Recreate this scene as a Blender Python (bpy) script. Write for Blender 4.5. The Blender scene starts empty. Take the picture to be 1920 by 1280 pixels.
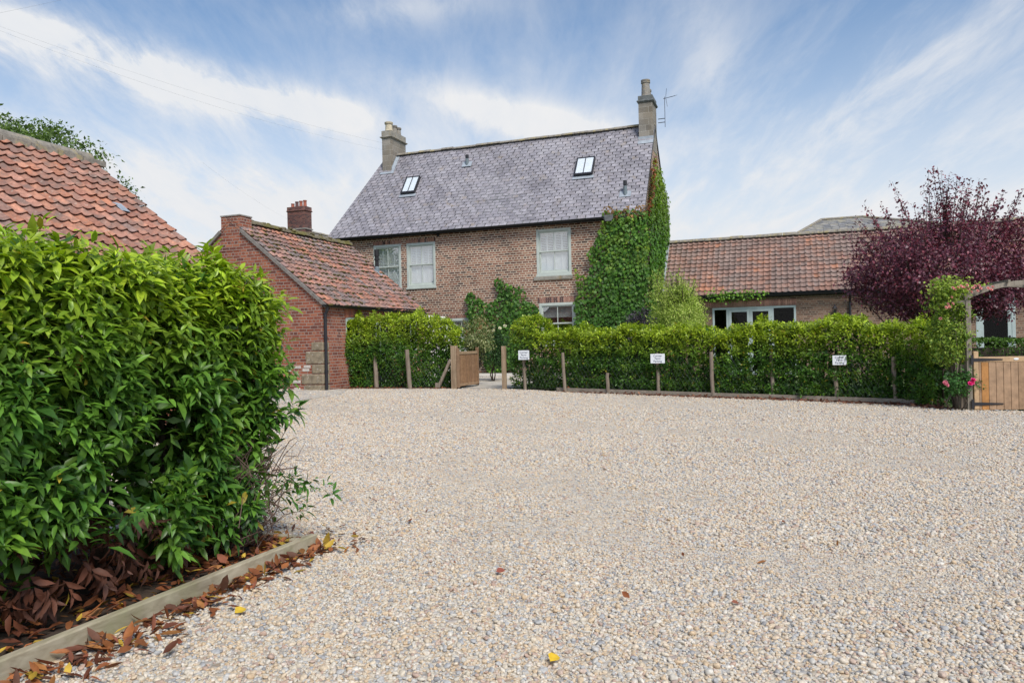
import bpy, math, random
import numpy as np
from mathutils import Vector

random.seed(7)
rng = np.random.default_rng(11)
SC = bpy.context.scene
COL = SC.collection

# ------------------------------------------------------------------ camera
F_PX, ROLL, EYE, YH = 1420.0, 0.022, 1.2, 648.0
CR = math.sqrt(1 - ROLL * ROLL)
cam_d = bpy.data.cameras.new('camera')
cam = bpy.data.objects.new('camera', cam_d)
COL.objects.link(cam)
cam_d.sensor_width = 36.0
cam_d.lens = 36.0 * F_PX / 1920.0
cam_d.shift_y = (YH - 640.0) / 1920.0
cam_d.clip_start, cam_d.clip_end = 0.05, 3000.0
from mathutils import Matrix
cam.matrix_world = Matrix(((CR, ROLL, 0, 0), (0, 0, -1, 0), (-ROLL, CR, 0, EYE), (0, 0, 0, 1)))
SC.camera = cam

# ------------------------------------------------------------------ light
SUN_DIR = Vector((0.30, -0.62, 0.80)).normalized()
sun_d = bpy.data.lights.new('sun', 'SUN')
sun_d.energy, sun_d.angle, sun_d.color = 1.9, math.radians(20), (1.0, 0.945, 0.87)
sun = bpy.data.objects.new('sun', sun_d)
COL.objects.link(sun)
sun.rotation_euler = (-SUN_DIR).to_track_quat('-Z', 'Y').to_euler()
SC.view_settings.view_transform = 'Standard'
SC.view_settings.look = 'None'
SC.view_settings.exposure = 1.02
SC.view_settings.gamma = 1.0


def ray(px, py):
    a, b = (px - 960) / F_PX, (YH - py) / F_PX
    return np.array([a * CR + b * ROLL, 1.0, -a * ROLL + b * CR])


def at(px, py, Y):
    return np.array([0, 0, EYE]) + ray(px, py) * Y


def plane(px, py, p0, n):
    C = np.array([0, 0, EYE]); r = ray(px, py); n = np.array(n, float)
    return C + r * (np.dot(np.array(p0) - C, n) / np.dot(r, n))


def gz(x):
    return -0.02 * max(-14.0, min(14.0, x))


def ground(px, py):
    return plane(px, py, (0, 0, 0), (0.02, 0, 1))


# ------------------------------------------------------------------ node helpers
def nodes(mat):
    mat.use_nodes = True
    nt = mat.node_tree
    nt.nodes.clear()
    return nt


def nd(nt, typ, props=None, **inp):
    n = nt.nodes.new(typ)
    for k, v in (props or {}).items():
        setattr(n, k, v)
    for k, v in inp.items():
        key = int(k[1:]) if k[0] == 'i' and k[1:].isdigit() else k.replace('_', ' ')
        s = n.inputs[key]
        if isinstance(v, bpy.types.NodeSocket):
            nt.links.new(v, s)
        else:
            s.default_value = v
    return n


def rgba(c):
    return (c[0], c[1], c[2], 1.0)


def ramp(nt, fac, stops, interp='LINEAR'):
    n = nt.nodes.new('ShaderNodeValToRGB')
    e = n.color_ramp
    e.interpolation = interp
    while len(e.elements) < len(stops):
        e.elements.new(0.5)
    for el, (p, c) in zip(e.elements, stops):
        el.position = p
        el.color = rgba(c) if not np.isscalar(c) else (c, c, c, 1)
    nt.links.new(fac, n.inputs[0])
    return n.outputs[0]


def mixc(nt, fac, a, b, blend='MIX'):
    n = nt.nodes.new('ShaderNodeMix')
    n.data_type = 'RGBA'
    n.blend_type = blend
    for s, v in ((n.inputs[0], fac), (n.inputs[6], a), (n.inputs[7], b)):
        if isinstance(v, bpy.types.NodeSocket):
            nt.links.new(v, s)
        else:
            s.default_value = rgba(v) if not np.isscalar(v) else v
    return n.outputs[2]


def math_(nt, op, a, b=0.0, c=0.0, clamp=False):
    n = nt.nodes.new('ShaderNodeMath')
    n.operation = op
    n.use_clamp = clamp
    for i, v in enumerate((a, b, c)):
        if isinstance(v, bpy.types.NodeSocket):
            nt.links.new(v, n.inputs[i])
        else:
            n.inputs[i].default_value = v
    return n.outputs[0]


def noise(nt, vec, scale, detail=4, rough=0.55, out='Fac', dist=0.0):
    n = nd(nt, 'ShaderNodeTexNoise', Scale=scale, Detail=detail, Roughness=rough, Distortion=dist)
    if vec is not None:
        nt.links.new(vec, n.inputs['Vector'])
    return n.outputs[out]


def finish(nt, color, rough=0.7, bump=None, bstr=0.3, bdist=0.01, metal=0.0, spec=0.4):
    p = nd(nt, 'ShaderNodeBsdfPrincipled')
    for k, v in (('Base Color', color), ('Roughness', rough), ('Metallic', metal), ('Specular IOR Level', spec)):
        if isinstance(v, bpy.types.NodeSocket):
            nt.links.new(v, p.inputs[k])
        else:
            p.inputs[k].default_value = rgba(v) if not np.isscalar(v) else v
    if bump is not None:
        b = nd(nt, 'ShaderNodeBump', Strength=bstr, Distance=bdist, Height=bump)
        nt.links.new(b.outputs[0], p.inputs['Normal'])
    o = nd(nt, 'ShaderNodeOutputMaterial')
    nt.links.new(p.outputs[0], o.inputs[0])
    return p


def tex(nt, kind='Object'):
    return nd(nt, 'ShaderNodeTexCoord').outputs[kind]


def attr(nt, name='Col', inst=False):
    n = nd(nt, 'ShaderNodeAttribute')
    n.attribute_name = name
    return n.outputs['Color']


# ------------------------------------------------------------------ world: sky and clouds
def build_world():
    w = bpy.data.worlds.new('World')
    SC.world = w
    w.use_nodes = True
    nt = w.node_tree
    nt.nodes.clear()
    sky = nd(nt, 'ShaderNodeTexSky', {'sky_type': 'NISHITA', 'sun_disc': False,
             'sun_elevation': math.asin(SUN_DIR.z), 'sun_rotation': math.atan2(SUN_DIR.x, SUN_DIR.y),
             'air_density': 1.0, 'dust_density': 0.5, 'ozone_density': 1.5})
    d = nd(nt, 'ShaderNodeTexCoord').outputs['Generated']
    sep = nd(nt, 'ShaderNodeSeparateXYZ', i0=d)
    z = math_(nt, 'MAXIMUM', sep.outputs[2], 0.0)
    # cloud layer seen on a high flat sheet
    den = math_(nt, 'ADD', z, 0.22)
    cx = math_(nt, 'DIVIDE', sep.outputs[0], den)
    cy = math_(nt, 'DIVIDE', sep.outputs[1], den)
    cv = nd(nt, 'ShaderNodeCombineXYZ', i0=cx, i1=cy, i2=3.7).outputs[0]
    mp = nd(nt, 'ShaderNodeMapping', i0=cv, i2=(0, 0, math.radians(24)), i3=(1.5, 0.5, 1.0)).outputs[0]
    n1 = noise(nt, mp, 1.5, 9, 0.58, dist=0.15)
    n2 = noise(nt, mp, 5.5, 10, 0.66, dist=0.35)
    wisp = math_(nt, 'ADD', math_(nt, 'MULTIPLY', n1, 0.58), math_(nt, 'MULTIPLY', n2, 0.42))
    base = ramp(nt, wisp, [(0.42, 0.0), (0.70, 0.36)])
    total = base
    # individual cloud banks, each a soft ellipse of directions torn by the noise
    tear = ramp(nt, wisp, [(0.38, 0.15), (0.54, 1.0)])

    def bank(px, py, w1, w2, ang, amp, torn=True):
        nonlocal total
        c = ray(px, py); c /= np.linalg.norm(c)
        e1 = np.cross(c, (0, 0, 1)); e1 /= np.linalg.norm(e1)
        e2 = np.cross(e1, c)
        a = math.radians(ang)
        f1 = (e1 * math.cos(a) + e2 * math.sin(a)) / (w1 / F_PX)
        f2 = (-e1 * math.sin(a) + e2 * math.cos(a)) / (w2 / F_PX)
        q1 = nd(nt, 'ShaderNodeVectorMath', {'operation': 'DOT_PRODUCT'}, i0=d, i1=tuple(f1)).outputs[1]
        q2 = nd(nt, 'ShaderNodeVectorMath', {'operation': 'DOT_PRODUCT'}, i0=d, i1=tuple(f2)).outputs[1]
        off1, off2 = float(np.dot(c, f1)), float(np.dot(c, f2))
        q1 = math_(nt, 'SUBTRACT', q1, off1); q2 = math_(nt, 'SUBTRACT', q2, off2)
        r2 = math_(nt, 'ADD', math_(nt, 'MULTIPLY', q1, q1), math_(nt, 'MULTIPLY', q2, q2))
        g = math_(nt, 'POWER', 2.718, math_(nt, 'MULTIPLY', r2, -1.0))
        front = math_(nt, 'GREATER_THAN', nd(nt, 'ShaderNodeVectorMath', {'operation': 'DOT_PRODUCT'}, i0=d, i1=tuple(c)).outputs[1], 0.3)
        g = math_(nt, 'MULTIPLY', g, front)
        if torn:
            g = math_(nt, 'MULTIPLY', g, tear)
        total = math_(nt, 'ADD', total, math_(nt, 'MULTIPLY', g, amp))
    for b in CLOUDS:
        bank(*b)
    hz = ramp(nt, sep.outputs[2], [(0.0, 1.0), (0.14, 0.95), (0.21, 0.70), (0.28, 0.34), (0.36, 0.10), (0.44, 0.0)])
    hz = math_(nt, 'MULTIPLY', hz, ramp(nt, wisp, [(0.30, 0.78), (0.62, 1.0)]))
    total = math_(nt, 'ADD', total, hz)
    total = math_(nt, 'MINIMUM', total, 1.0)
    cloud = ramp(nt, wisp, [(0.3, (0.80, 0.85, 0.92)), (0.7, (0.97, 0.96, 0.955))])
    clear = mixc(nt, 1.0, sky.outputs[0], (0.85, 0.96, 1.01), 'MULTIPLY')
    b1 = nd(nt, 'ShaderNodeBackground', Color=clear, Strength=SKY_STR)
    b2 = nd(nt, 'ShaderNodeBackground', Color=cloud, Strength=CLOUD_STR)
    mx = nd(nt, 'ShaderNodeMixShader', i0=total, i1=b1.outputs[0], i2=b2.outputs[0])
    o = nd(nt, 'ShaderNodeOutputWorld')
    nt.links.new(mx.outputs[0], o.inputs[0])


SKY_STR, CLOUD_STR = 0.075, 0.455
CLOUDS = [(60, 70, 190, 44, -13, .95), (250, 125, 220, 40, -14, .95), (480, 178, 180, 34, -9, .95), (585, 205, 90, 22, -6, .9),
          (930, 208, 170, 34, -14, .75), (760, 15, 150, 26, 6, 0.4), (1060, 245, 120, 34, -6, 0.6),
          (300, 320, 420, 70, -8, 0.35), (1640, 190, 300, 60, 22, 0.30), (1760, 60, 130, 60, 34, 0.25), (1330, 110, 60, 120, 20, 0.30)]
build_world()


# ------------------------------------------------------------------ mesh builder
class MB:
    def __init__(self):
        self.v, self.f, self.c = [], [], []

    def add(self, vs, fs, col=None):
        o = len(self.v)
        self.v += [tuple(p) for p in vs]
        self.f += [tuple(i + o for i in q) for q in fs]
        self.c += [col] * len(fs)

    def face(self, *ps, col=None):
        self.add(ps, [tuple(range(len(ps)))], col)

    def box(self, x0, x1, y0, y1, z0, z1, col=None):
        vs = [(x, y, z) for z in (z0, z1) for y in (y0, y1) for x in (x0, x1)]
        self.add(vs, [(0, 2, 3, 1), (4, 5, 7, 6), (0, 1, 5, 4), (2, 6, 7, 3), (0, 4, 6, 2), (1, 3, 7, 5)], col)

    def obox(self, a, b, w, h, up=(0, 0, 1), col=None, w2=None, h2=None):
        """bar from a to b, w wide, h high"""
        a, b = np.array(a, float), np.array(b, float)
        d = b - a; d /= np.linalg.norm(d)
        s = np.cross(d, up); s /= np.linalg.norm(s)
        t = np.cross(s, d)
        vs = []
        for p, ww, hh in ((a, w, h), (b, w2 or w, h2 or h)):
            for i, j in ((-1, -1), (1, -1), (1, 1), (-1, 1)):
                vs.append(p + s * i * ww / 2 + t * j * hh / 2)
        self.add(vs, [(0, 1, 2, 3), (7, 6, 5, 4), (0, 4, 5, 1), (1, 5, 6, 2), (2, 6, 7, 3), (3, 7, 4, 0)], col)

    def tube(self, pts, r, n=8, col=None, cap=True):
        pts = [np.array(p, float) for p in pts]
        rs = r if hasattr(r, '__len__') else [r] * len(pts)
        vs, fs = [], []
        prev = None
        for i, p in enumerate(pts):
            d = (pts[min(i + 1, len(pts) - 1)] - pts[max(i - 1, 0)])
            d = d / (np.linalg.norm(d) + 1e-9)
            if prev is None:
                ref = np.array((0, 0, 1.0)) if abs(d[2]) < 0.9 else np.array((1.0, 0, 0))
            else:
                ref = prev
            s = np.cross(d, ref); s /= (np.linalg.norm(s) + 1e-9)
            t = np.cross(s, d)
            prev = t
            for k in range(n):
                a = 2 * math.pi * k / n
                vs.append(p + (s * math.cos(a) + t * math.sin(a)) * rs[i])
        for i in range(len(pts) - 1):
            for k in range(n):
                k2 = (k + 1) % n
                fs.append((i * n + k, i * n + k2, (i + 1) * n + k2, (i + 1) * n + k))
        if cap:
            fs.append(tuple(range(n - 1, -1, -1)))
            fs.append(tuple((len(pts) - 1) * n + k for k in range(n)))
        self.add(vs, fs, col)

    def lathe(self, x, y, prof, n=16, col=None):
        vs, fs = [], []
        for (r, z) in prof:
            for k in range(n):
                a = 2 * math.pi * k / n
                vs.append((x + r * math.cos(a), y + r * math.sin(a), z))
        for i in range(len(prof) - 1):
            for k in range(n):
                k2 = (k + 1) % n
                fs.append((i * n + k, i * n + k2, (i + 1) * n + k2, (i + 1) * n + k))
        fs.append(tuple(range(n - 1, -1, -1)))
        fs.append(tuple((len(prof) - 1) * n + k for k in range(n)))
        self.add(vs, fs, col)

    def prism(self, poly, axis, a0, a1, col=None):
        """poly: 2-D outline in the two other axes, extruded along axis (0/1/2)"""
        def mk(p, a):
            if axis == 0: return (a, p[0], p[1])
            if axis == 1: return (p[0], a, p[1])
            return (p[0], p[1], a)
        n = len(poly)
        vs = [mk(p, a0) for p in poly] + [mk(p, a1) for p in poly]
        fs = [tuple(range(n)), tuple(range(2 * n - 1, n - 1, -1))]
        fs += [(i, i + n, (i + 1) % n + n, (i + 1) % n) for i in range(n)]
        self.add(vs, fs, col)

    def blob(self, c, r, sq=(1, 1, 1), jit=0.25, n1=5, n2=7, col=None):
        vs, fs = [], []
        c = np.array(c, float)
        vs.append(c + np.array((0, 0, -r * sq[2])))
        for i in range(1, n1):
            th = math.pi * i / n1
            for k in range(n2):
                ph = 2 * math.pi * k / n2
                rr = r * (1 + random.uniform(-jit, jit))
                vs.append(c + np.array((rr * math.sin(th) * math.cos(ph) * sq[0], rr * math.sin(th) * math.sin(ph) * sq[1], -rr * math.cos(th) * sq[2])))
        vs.append(c + np.array((0, 0, r * sq[2])))
        for k in range(n2):
            fs.append((0, 1 + (k + 1) % n2, 1 + k))
            fs.append((len(vs) - 1, 1 + (n1 - 2) * n2 + k, 1 + (n1 - 2) * n2 + (k + 1) % n2))
        for i in range(n1 - 2):
            for k in range(n2):
                a, b = 1 + i * n2 + k, 1 + i * n2 + (k + 1) % n2
                fs.append((a, b, b + n2, a + n2))
        self.add(vs, fs, col)

    def build(self, name, mat, parent=None, smooth=False, bevel=0.0, loc=None, fix=True):
        me = bpy.data.meshes.new(name)
        me.from_pydata([tuple(map(float, p)) for p in self.v], [], self.f)
        if fix:
            import bmesh
            bm = bmesh.new(); bm.from_mesh(me)
            lay = None
            bmesh.ops.recalc_face_normals(bm, faces=bm.faces)
            bm.to_mesh(me); bm.free()
        # uv in metres on each face
        nl = len(me.loops)
        uv = me.uv_layers.new(name='UVMap')
        co = np.empty(len(me.vertices) * 3); me.vertices.foreach_get('co', co); co = co.reshape(-1, 3)
        li = np.empty(nl, int); me.loops.foreach_get('vertex_index', li)
        lt = np.empty(len(me.polygons), int); me.polygons.foreach_get('loop_total', lt)
        nr = np.empty(len(me.polygons) * 3); me.polygons.foreach_get('normal', nr); nr = nr.reshape(-1, 3)
        ln = np.repeat(nr, lt, axis=0)
        tx, ty = -ln[:, 1], ln[:, 0]
        tl = np.hypot(tx, ty) + 1e-9
        p = co[li]
        flat = np.abs(ln[:, 2]) > 0.8
        U = np.where(flat, p[:, 0], (p[:, 0] * tx + p[:, 1] * ty) / tl)
        V = np.where(flat, p[:, 1], p[:, 2])
        uv.data.foreach_set('uv', np.stack([U, V], 1).ravel())
        if any(c is not None for c in self.c):
            ca = me.color_attributes.new('Col', 'FLOAT_COLOR', 'CORNER')
            cols = np.array([c if c is not None else (0.5, 0.5, 0.5) for c in self.c], float)
            cc = np.concatenate([np.repeat(cols, lt, axis=0), np.ones((nl, 1))], 1)
            ca.data.foreach_set('color', cc.ravel())
        if smooth:
            me.polygons.foreach_set('use_smooth', [True] * len(me.polygons))
        o = link(name, me, mat, parent)
        if loc is not None:
            o.location = loc
        if bevel:
            m = o.modifiers.new('edge', 'BEVEL'); m.width = bevel; m.segments = 2; m.limit_method = 'ANGLE'
        return o


def link(name, me, mat, parent):
    o = bpy.data.objects.new(name, me)
    if mat is not None:
        me.materials.append(mat)
    COL.objects.link(o)
    if parent is not None:
        o.parent = parent
    return o


def tri_mesh(name, v, f, col, mat, parent=None, smooth=True):
    """big triangle meshes straight from numpy; col per vertex"""
    me = bpy.data.meshes.new(name)
    me.vertices.add(len(v)); me.vertices.foreach_set('co', np.asarray(v, np.float32).ravel())
    me.loops.add(f.size); me.loops.foreach_set('vertex_index', f.astype(np.int32).ravel())
    me.polygons.add(len(f)); me.polygons.foreach_set('loop_start', np.arange(0, f.size, 3, dtype=np.int32))
    me.update(calc_edges=True)
    if col is not None:
        ca = me.color_attributes.new('Col', 'FLOAT_COLOR', 'POINT')
        ca.data.foreach_set('color', np.concatenate([col, np.ones((len(col), 1))], 1).astype(np.float32).ravel())
    if smooth:
        me.polygons.foreach_set('use_smooth', np.ones(len(f), bool))
    me.update()
    return link(name, me, mat, parent)


def tag(o, label=None, cat=None, group=None, kind=None):
    for k, v in (('label', label), ('category', cat), ('group', group), ('kind', kind)):
        if v:
            o[k] = v
    return o


def thing(name, loc, label, cat, group=None, rz=0.0):
    e = bpy.data.objects.new(name, None)
    COL.objects.link(e)
    e.location = loc
    e.rotation_euler = (0, 0, rz)
    e.empty_display_size = 0.2
    return tag(e, label, cat, group)


# ------------------------------------------------------------------ materials
def m_brick(name, stops, mortar, bw=0.235, rh=0.078, ms=0.013, big=0.25, stain=(0.2, 0.18, 0.15), flush=0.35):
    m = bpy.data.materials.new(name); nt = nodes(m)
    uv = tex(nt, 'UV'); ob = tex(nt, 'Object')
    wob = nd(nt, 'ShaderNodeVectorMath', {'operation': 'MULTIPLY_ADD'}, i0=noise(nt, uv, 1.6, 3, out='Color'), i1=(0.035, 0.03, 0), i2=uv).outputs[0]
    wob = nd(nt, 'ShaderNodeVectorMath', {'operation': 'MULTIPLY_ADD'}, i0=noise(nt, uv, 18, 2, out='Color'), i1=(0.010, 0.007, 0), i2=wob).outputs[0]
    b = nd(nt, 'ShaderNodeTexBrick', {'offset': 0.5, 'offset_frequency': 2, 'squash': 0.5, 'squash_frequency': 4},
           Vector=wob, Color1=(0, 0, 0, 1), Color2=(1, 1, 1, 1), Mortar=(0.5, 0.5, 0.5, 1), Scale=1.0,
           Mortar_Size=ms, Mortar_Smooth=0.25, Bias=0.0, Brick_Width=bw, Row_Height=rh)
    c = ramp(nt, b.outputs['Color'], stops)
    fine = noise(nt, uv, 45, 3)
    c = mixc(nt, 0.5, c, ramp(nt, fine, [(0.3, 0.55), (0.7, 1.25)]), 'MULTIPLY')
    mo = mixc(nt, 0.6, mortar, ramp(nt, noise(nt, uv, 30, 3), [(0.3, 0.6), (0.7, 1.2)]), 'MULTIPLY')
    # places where the pointing was smeared over the bricks
    sm = ramp(nt, noise(nt, uv, 9, 4, 0.7), [(0.56, 0.0), (0.66, flush)])
    fac = math_(nt, 'MAXIMUM', b.outputs['Fac'], sm)
    c = mixc(nt, fac, c, mo)
    w = ramp(nt, noise(nt, uv, 0.55, 5, 0.6), [(0.40, 0.0), (0.72, big)])
    c = mixc(nt, w, c, stain)
    w2 = ramp(nt, noise(nt, uv, 0.6, 5, 0.62, dist=0.4), [(0.30, 0.70), (0.68, 1.18)])
    c = mixc(nt, 1.0, c, w2, 'MULTIPLY')
    h = math_(nt, 'SUBTRACT', math_(nt, 'MULTIPLY', fine, 0.3), b.outputs['Fac'])
    finish(nt, c, 0.9, h, 0.6, 0.012, spec=0.2)
    return m


def m_attr(name, rough=0.8, scale=25, var=(0.65, 1.3), bstr=0.3, spots=None, spec=0.3, amount=0.8):
    """per-piece colour with fine mottling; spots = [(scale, lo, hi, colour, strength)]"""
    m = bpy.data.materials.new(name); nt = nodes(m)
    ob = tex(nt, 'Object')
    n = noise(nt, ob, scale, 4, 0.65)
    c = mixc(nt, amount, attr(nt), ramp(nt, n, [(0.3, var[0]), (0.7, var[1])]), 'MULTIPLY')
    for (sc, lo, hi, colr, st) in spots or []:
        f = ramp(nt, noise(nt, ob, sc, 5, 0.62), [(lo, 0.0), (hi, st)])
        c = mixc(nt, f, c, colr)
    finish(nt, c, rough, n, bstr, 0.008, spec=spec)
    return m


def m_plain(name, col, rough=0.6, scale=8, var=(0.8, 1.15), bstr=0.15, metal=0.0, spots=None, spec=0.4, stretch=(1, 1, 1)):
    m = bpy.data.materials.new(name); nt = nodes(m)
    ob = nd(nt, 'ShaderNodeMapping', i0=tex(nt, 'Object'), i3=stretch).outputs[0]
    n = noise(nt, ob, scale, 5, 0.6)
    c = mixc(nt, 0.9, col, ramp(nt, n, [(0.3, var[0]), (0.7, var[1])]), 'MULTIPLY')
    for (sc, lo, hi, colr, st) in spots or []:
        c = mixc(nt, ramp(nt, noise(nt, ob, sc, 5, 0.62), [(lo, 0.0), (hi, st)]), c, colr)
    finish(nt, c, rough, n, bstr, 0.01, metal, spec)
    return m


def m_leaf(name, rough=0.42, trans=0.28, spec=0.45, tcol=(1.0, 1.15, 0.5)):
    m = bpy.data.materials.new(name); nt = nodes(m)
    ob = tex(nt, 'Object')
    c = mixc(nt, 0.5, attr(nt), ramp(nt, noise(nt, ob, 40, 2), [(0.3, 0.7), (0.7, 1.25)]), 'MULTIPLY')
    p = nd(nt, 'ShaderNodeBsdfPrincipled', Base_Color=c, Roughness=rough)
    p.inputs['Specular IOR Level'].default_value = spec
    t = nd(nt, 'ShaderNodeBsdfTranslucent', Color=mixc(nt, 1.0, c, tcol, 'MULTIPLY'))
    mx = nd(nt, 'ShaderNodeMixShader', i0=trans, i1=p.outputs[0], i2=t.outputs[0])
    o = nd(nt, 'ShaderNodeOutputMaterial')
    nt.links.new(mx.outputs[0], o.inputs[0])
    return m


def m_glass(name, tint=(0.9, 0.95, 0.95), base=0.06, wavy=0.006, gain=1.0):
    m = bpy.data.materials.new(name); nt = nodes(m)
    ob = tex(nt, 'Object')
    fr = nd(nt, 'ShaderNodeFresnel', IOR=1.52)
    fac = math_(nt, 'MULTIPLY_ADD', fr.outputs[0], gain, base, clamp=True)
    fac = math_(nt, 'MULTIPLY', fac, math_(nt, 'SUBTRACT', 1.0, nd(nt, 'ShaderNodeNewGeometry').outputs['Backfacing']))
    tr = nd(nt, 'ShaderNodeBsdfTransparent', Color=rgba(tint))
    gl = nd(nt, 'ShaderNodeBsdfGlossy', Roughness=0.01)
    bp = nd(nt, 'ShaderNodeBump', Strength=0.1, Distance=wavy, Height=noise(nt, ob, 2.2, 2))
    nt.links.new(bp.outputs[0], gl.inputs['Normal'])
    mx = nd(nt, 'ShaderNodeMixShader', i0=fac, i1=tr.outputs[0], i2=gl.outputs[0])
    o = nd(nt, 'ShaderNodeOutputMaterial')
    nt.links.new(mx.outputs[0], o.inputs[0])
    return m


def m_wood(name, dark, light, rough=0.75, along=2, grain=14, patch=None):
    m = bpy.data.materials.new(name); nt = nodes(m)
    sc = [grain, grain, grain]; sc[along] = 0.9
    mp = nd(nt, 'ShaderNodeMapping', i0=tex(nt, 'Object'), i3=tuple(sc)).outputs[0]
    n = noise(nt, mp, 1.6, 6, 0.6, dist=0.6)
    c = ramp(nt, n, [(0.28, dark), (0.72, light)])
    big = noise(nt, tex(nt, 'Object'), 3.0, 3)
    c = mixc(nt, 0.7, c, ramp(nt, big, [(0.3, 0.75), (0.7, 1.2)]), 'MULTIPLY')
    if patch:
        c = mixc(nt, ramp(nt, noise(nt, tex(nt, 'Object'), patch[0], 3), [(0.5, 0.0), (0.66, patch[2])]), c, patch[1])
    finish(nt, c, rough, n, 0.35, 0.004, spec=0.25)
    return m


M = {}
M['house_brick'] = m_brick('house_brick', [(0.0, (0.065, 0.040, 0.038)), (0.2, (0.15, 0.070, 0.052)), (0.5, (0.26, 0.110, 0.072)), (0.75, (0.32, 0.145, 0.092)), (1.0, (0.37, 0.205, 0.135))],
                           (0.62, 0.515, 0.405), ms=0.0165, bw=0.25, rh=0.088, big=0.10, stain=(0.36, 0.28, 0.22), flush=0.35)
M['red_brick'] = m_brick('red_brick', [(0.0, (0.15, 0.055, 0.045)), (0.3, (0.26, 0.080, 0.050)), (0.65, (0.34, 0.105, 0.060)), (1.0, (0.40, 0.150, 0.085))],
                         (0.40, 0.33, 0.28), ms=0.009, bw=0.24, rh=0.082, big=0.22, stain=(0.16, 0.12, 0.10), flush=0.18)
M['wing_brick'] = m_brick('wing_brick', [(0.0, (0.12, 0.075, 0.058)), (0.4, (0.23, 0.12, 0.082)), (0.75, (0.30, 0.17, 0.115)), (1.0, (0.34, 0.21, 0.15))],
                          (0.36, 0.29, 0.23), ms=0.012, big=0.3, stain=(0.30, 0.22, 0.16), flush=0.4)
M['dark_brick'] = m_brick('dark_brick', [(0.0, (0.08, 0.04, 0.045)), (0.5, (0.20, 0.075, 0.065)), (1.0, (0.27, 0.11, 0.085))], (0.22, 0.18, 0.16), ms=0.009, big=0.3, stain=(0.1, 0.08, 0.08))
M['brick_piece'] = m_attr('brick_piece', 0.9, 40)
M['slate'] = m_attr('slate', 0.55, 7, (0.62, 1.35), 0.25, [(1.1, 0.50, 0.66, (0.150, 0.142, 0.160), 0.55), (2.6, 0.60, 0.70, (0.34, 0.27, 0.18), 0.5), (0.7, 0.52, 0.74, (0.40, 0.385, 0.41), 0.5)], spec=0.45)
M['old_slate'] = m_attr('old_slate', 0.8, 6, (0.6, 1.3), 0.3, [(2.2, 0.5, 0.62, (0.34, 0.31, 0.22), 0.6)])
M['pantile_mossy'] = m_attr('pantile_mossy', 0.85, 14, (0.6, 1.3), 0.4, [(3.2, 0.52, 0.66, (0.135, 0.115, 0.10), 0.75), (7.5, 0.60, 0.68, (0.44, 0.37, 0.30), 0.55), (5.0, 0.62, 0.70, (0.10, 0.085, 0.03), 0.7)])
M['pantile_barn'] = m_attr('pantile_barn', 0.85, 16, (0.6, 1.3), 0.45, [(3.5, 0.46, 0.64, (0.165, 0.125, 0.11), 0.72), (13, 0.60, 0.68, (0.45, 0.38, 0.32), 0.5), (9, 0.64, 0.72, (0.05, 0.042, 0.035), 0.6)])
M['pantile_wing'] = m_attr('pantile_wing', 0.85, 14, (0.65, 1.25), 0.4, [(2.0, 0.46, 0.62, (0.23, 0.18, 0.16), 0.75), (8, 0.62, 0.70, (0.40, 0.33, 0.27), 0.5)])
M['ridge_stone'] = m_plain('ridge_stone', (0.26, 0.235, 0.20), 0.9, 10, (0.55, 1.35), 0.5, spots=[(5, 0.52, 0.62, (0.36, 0.29, 0.10), 0.6), (9, 0.60, 0.7, (0.08, 0.08, 0.05), 0.7)])
M['ridge_moss'] = m_plain('ridge_moss', (0.17, 0.145, 0.10), 0.95, 14, (0.5, 1.4), 0.6, spots=[(3, 0.42, 0.58, (0.15, 0.135, 0.03), 0.8), (12, 0.6, 0.7, (0.3, 0.28, 0.2), 0.5)])
M['moss'] = m_plain('moss', (0.085, 0.070, 0.022), 1.0, 30, (0.5, 1.6), 0.6, spots=[(4, 0.5, 0.65, (0.12, 0.115, 0.02), 0.7)])
M['stone'] = m_brick('stone', [(0.0, (0.20, 0.185, 0.165)), (0.5, (0.26, 0.24, 0.21)), (1.0, (0.32, 0.295, 0.26))], (0.40, 0.38, 0.34), bw=0.5, rh=0.24, ms=0.012, big=0.30, stain=(0.34, 0.215, 0.07), flush=0.15)
M['stone_plain'] = m_plain('stone_plain', (0.30, 0.28, 0.24), 0.9, 9, (0.55, 1.3), 0.5, spots=[(4, 0.56, 0.66, (0.33, 0.22, 0.07), 0.5)])
M['quoin'] = m_plain('quoin', (0.25, 0.205, 0.14), 0.9, 7, (0.5, 1.35), 0.6, spots=[(9, 0.57, 0.66, (0.55, 0.52, 0.46), 0.5)])
M['whitewash'] = m_plain('whitewash', (0.55, 0.52, 0.47), 0.9, 7, (0.75, 1.1), 0.5)
M['dark_stone'] = m_plain('dark_stone', (0.13, 0.14, 0.14), 0.85, 9, (0.6, 1.3), 0.4)
M['mortar'] = m_plain('mortar', (0.30, 0.28, 0.255), 0.95, 12, (0.6, 1.25), 0.6)
M['verge_mortar'] = m_plain('verge_mortar', (0.22, 0.20, 0.18), 0.95, 12, (0.6, 1.25), 0.6)
M['lead'] = m_plain('lead', (0.40, 0.44, 0.48), 0.5, 6, (0.8, 1.2), 0.2, metal=0.3)
M['gutter'] = m_plain('gutter', (0.014, 0.014, 0.016), 0.6, 6, (0.7, 1.3), 0.1)
M['sage'] = m_plain('sage', (0.50, 0.545, 0.50), 0.5, 5, (0.9, 1.08), 0.05)
M['pale_frame'] = m_plain('pale_frame', (0.46, 0.53, 0.52), 0.45, 5, (0.9, 1.08), 0.05)
M['white_paint'] = m_plain('white_paint', (0.82, 0.85, 0.86), 0.5, 5, (0.93, 1.04), 0.05)
M['render_white'] = m_plain('render_white', (0.78, 0.77, 0.74), 0.85, 9, (0.88, 1.05), 0.2)
M['glass'] = m_glass('glass', (0.99, 1.0, 1.0), base=0.38)
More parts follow.
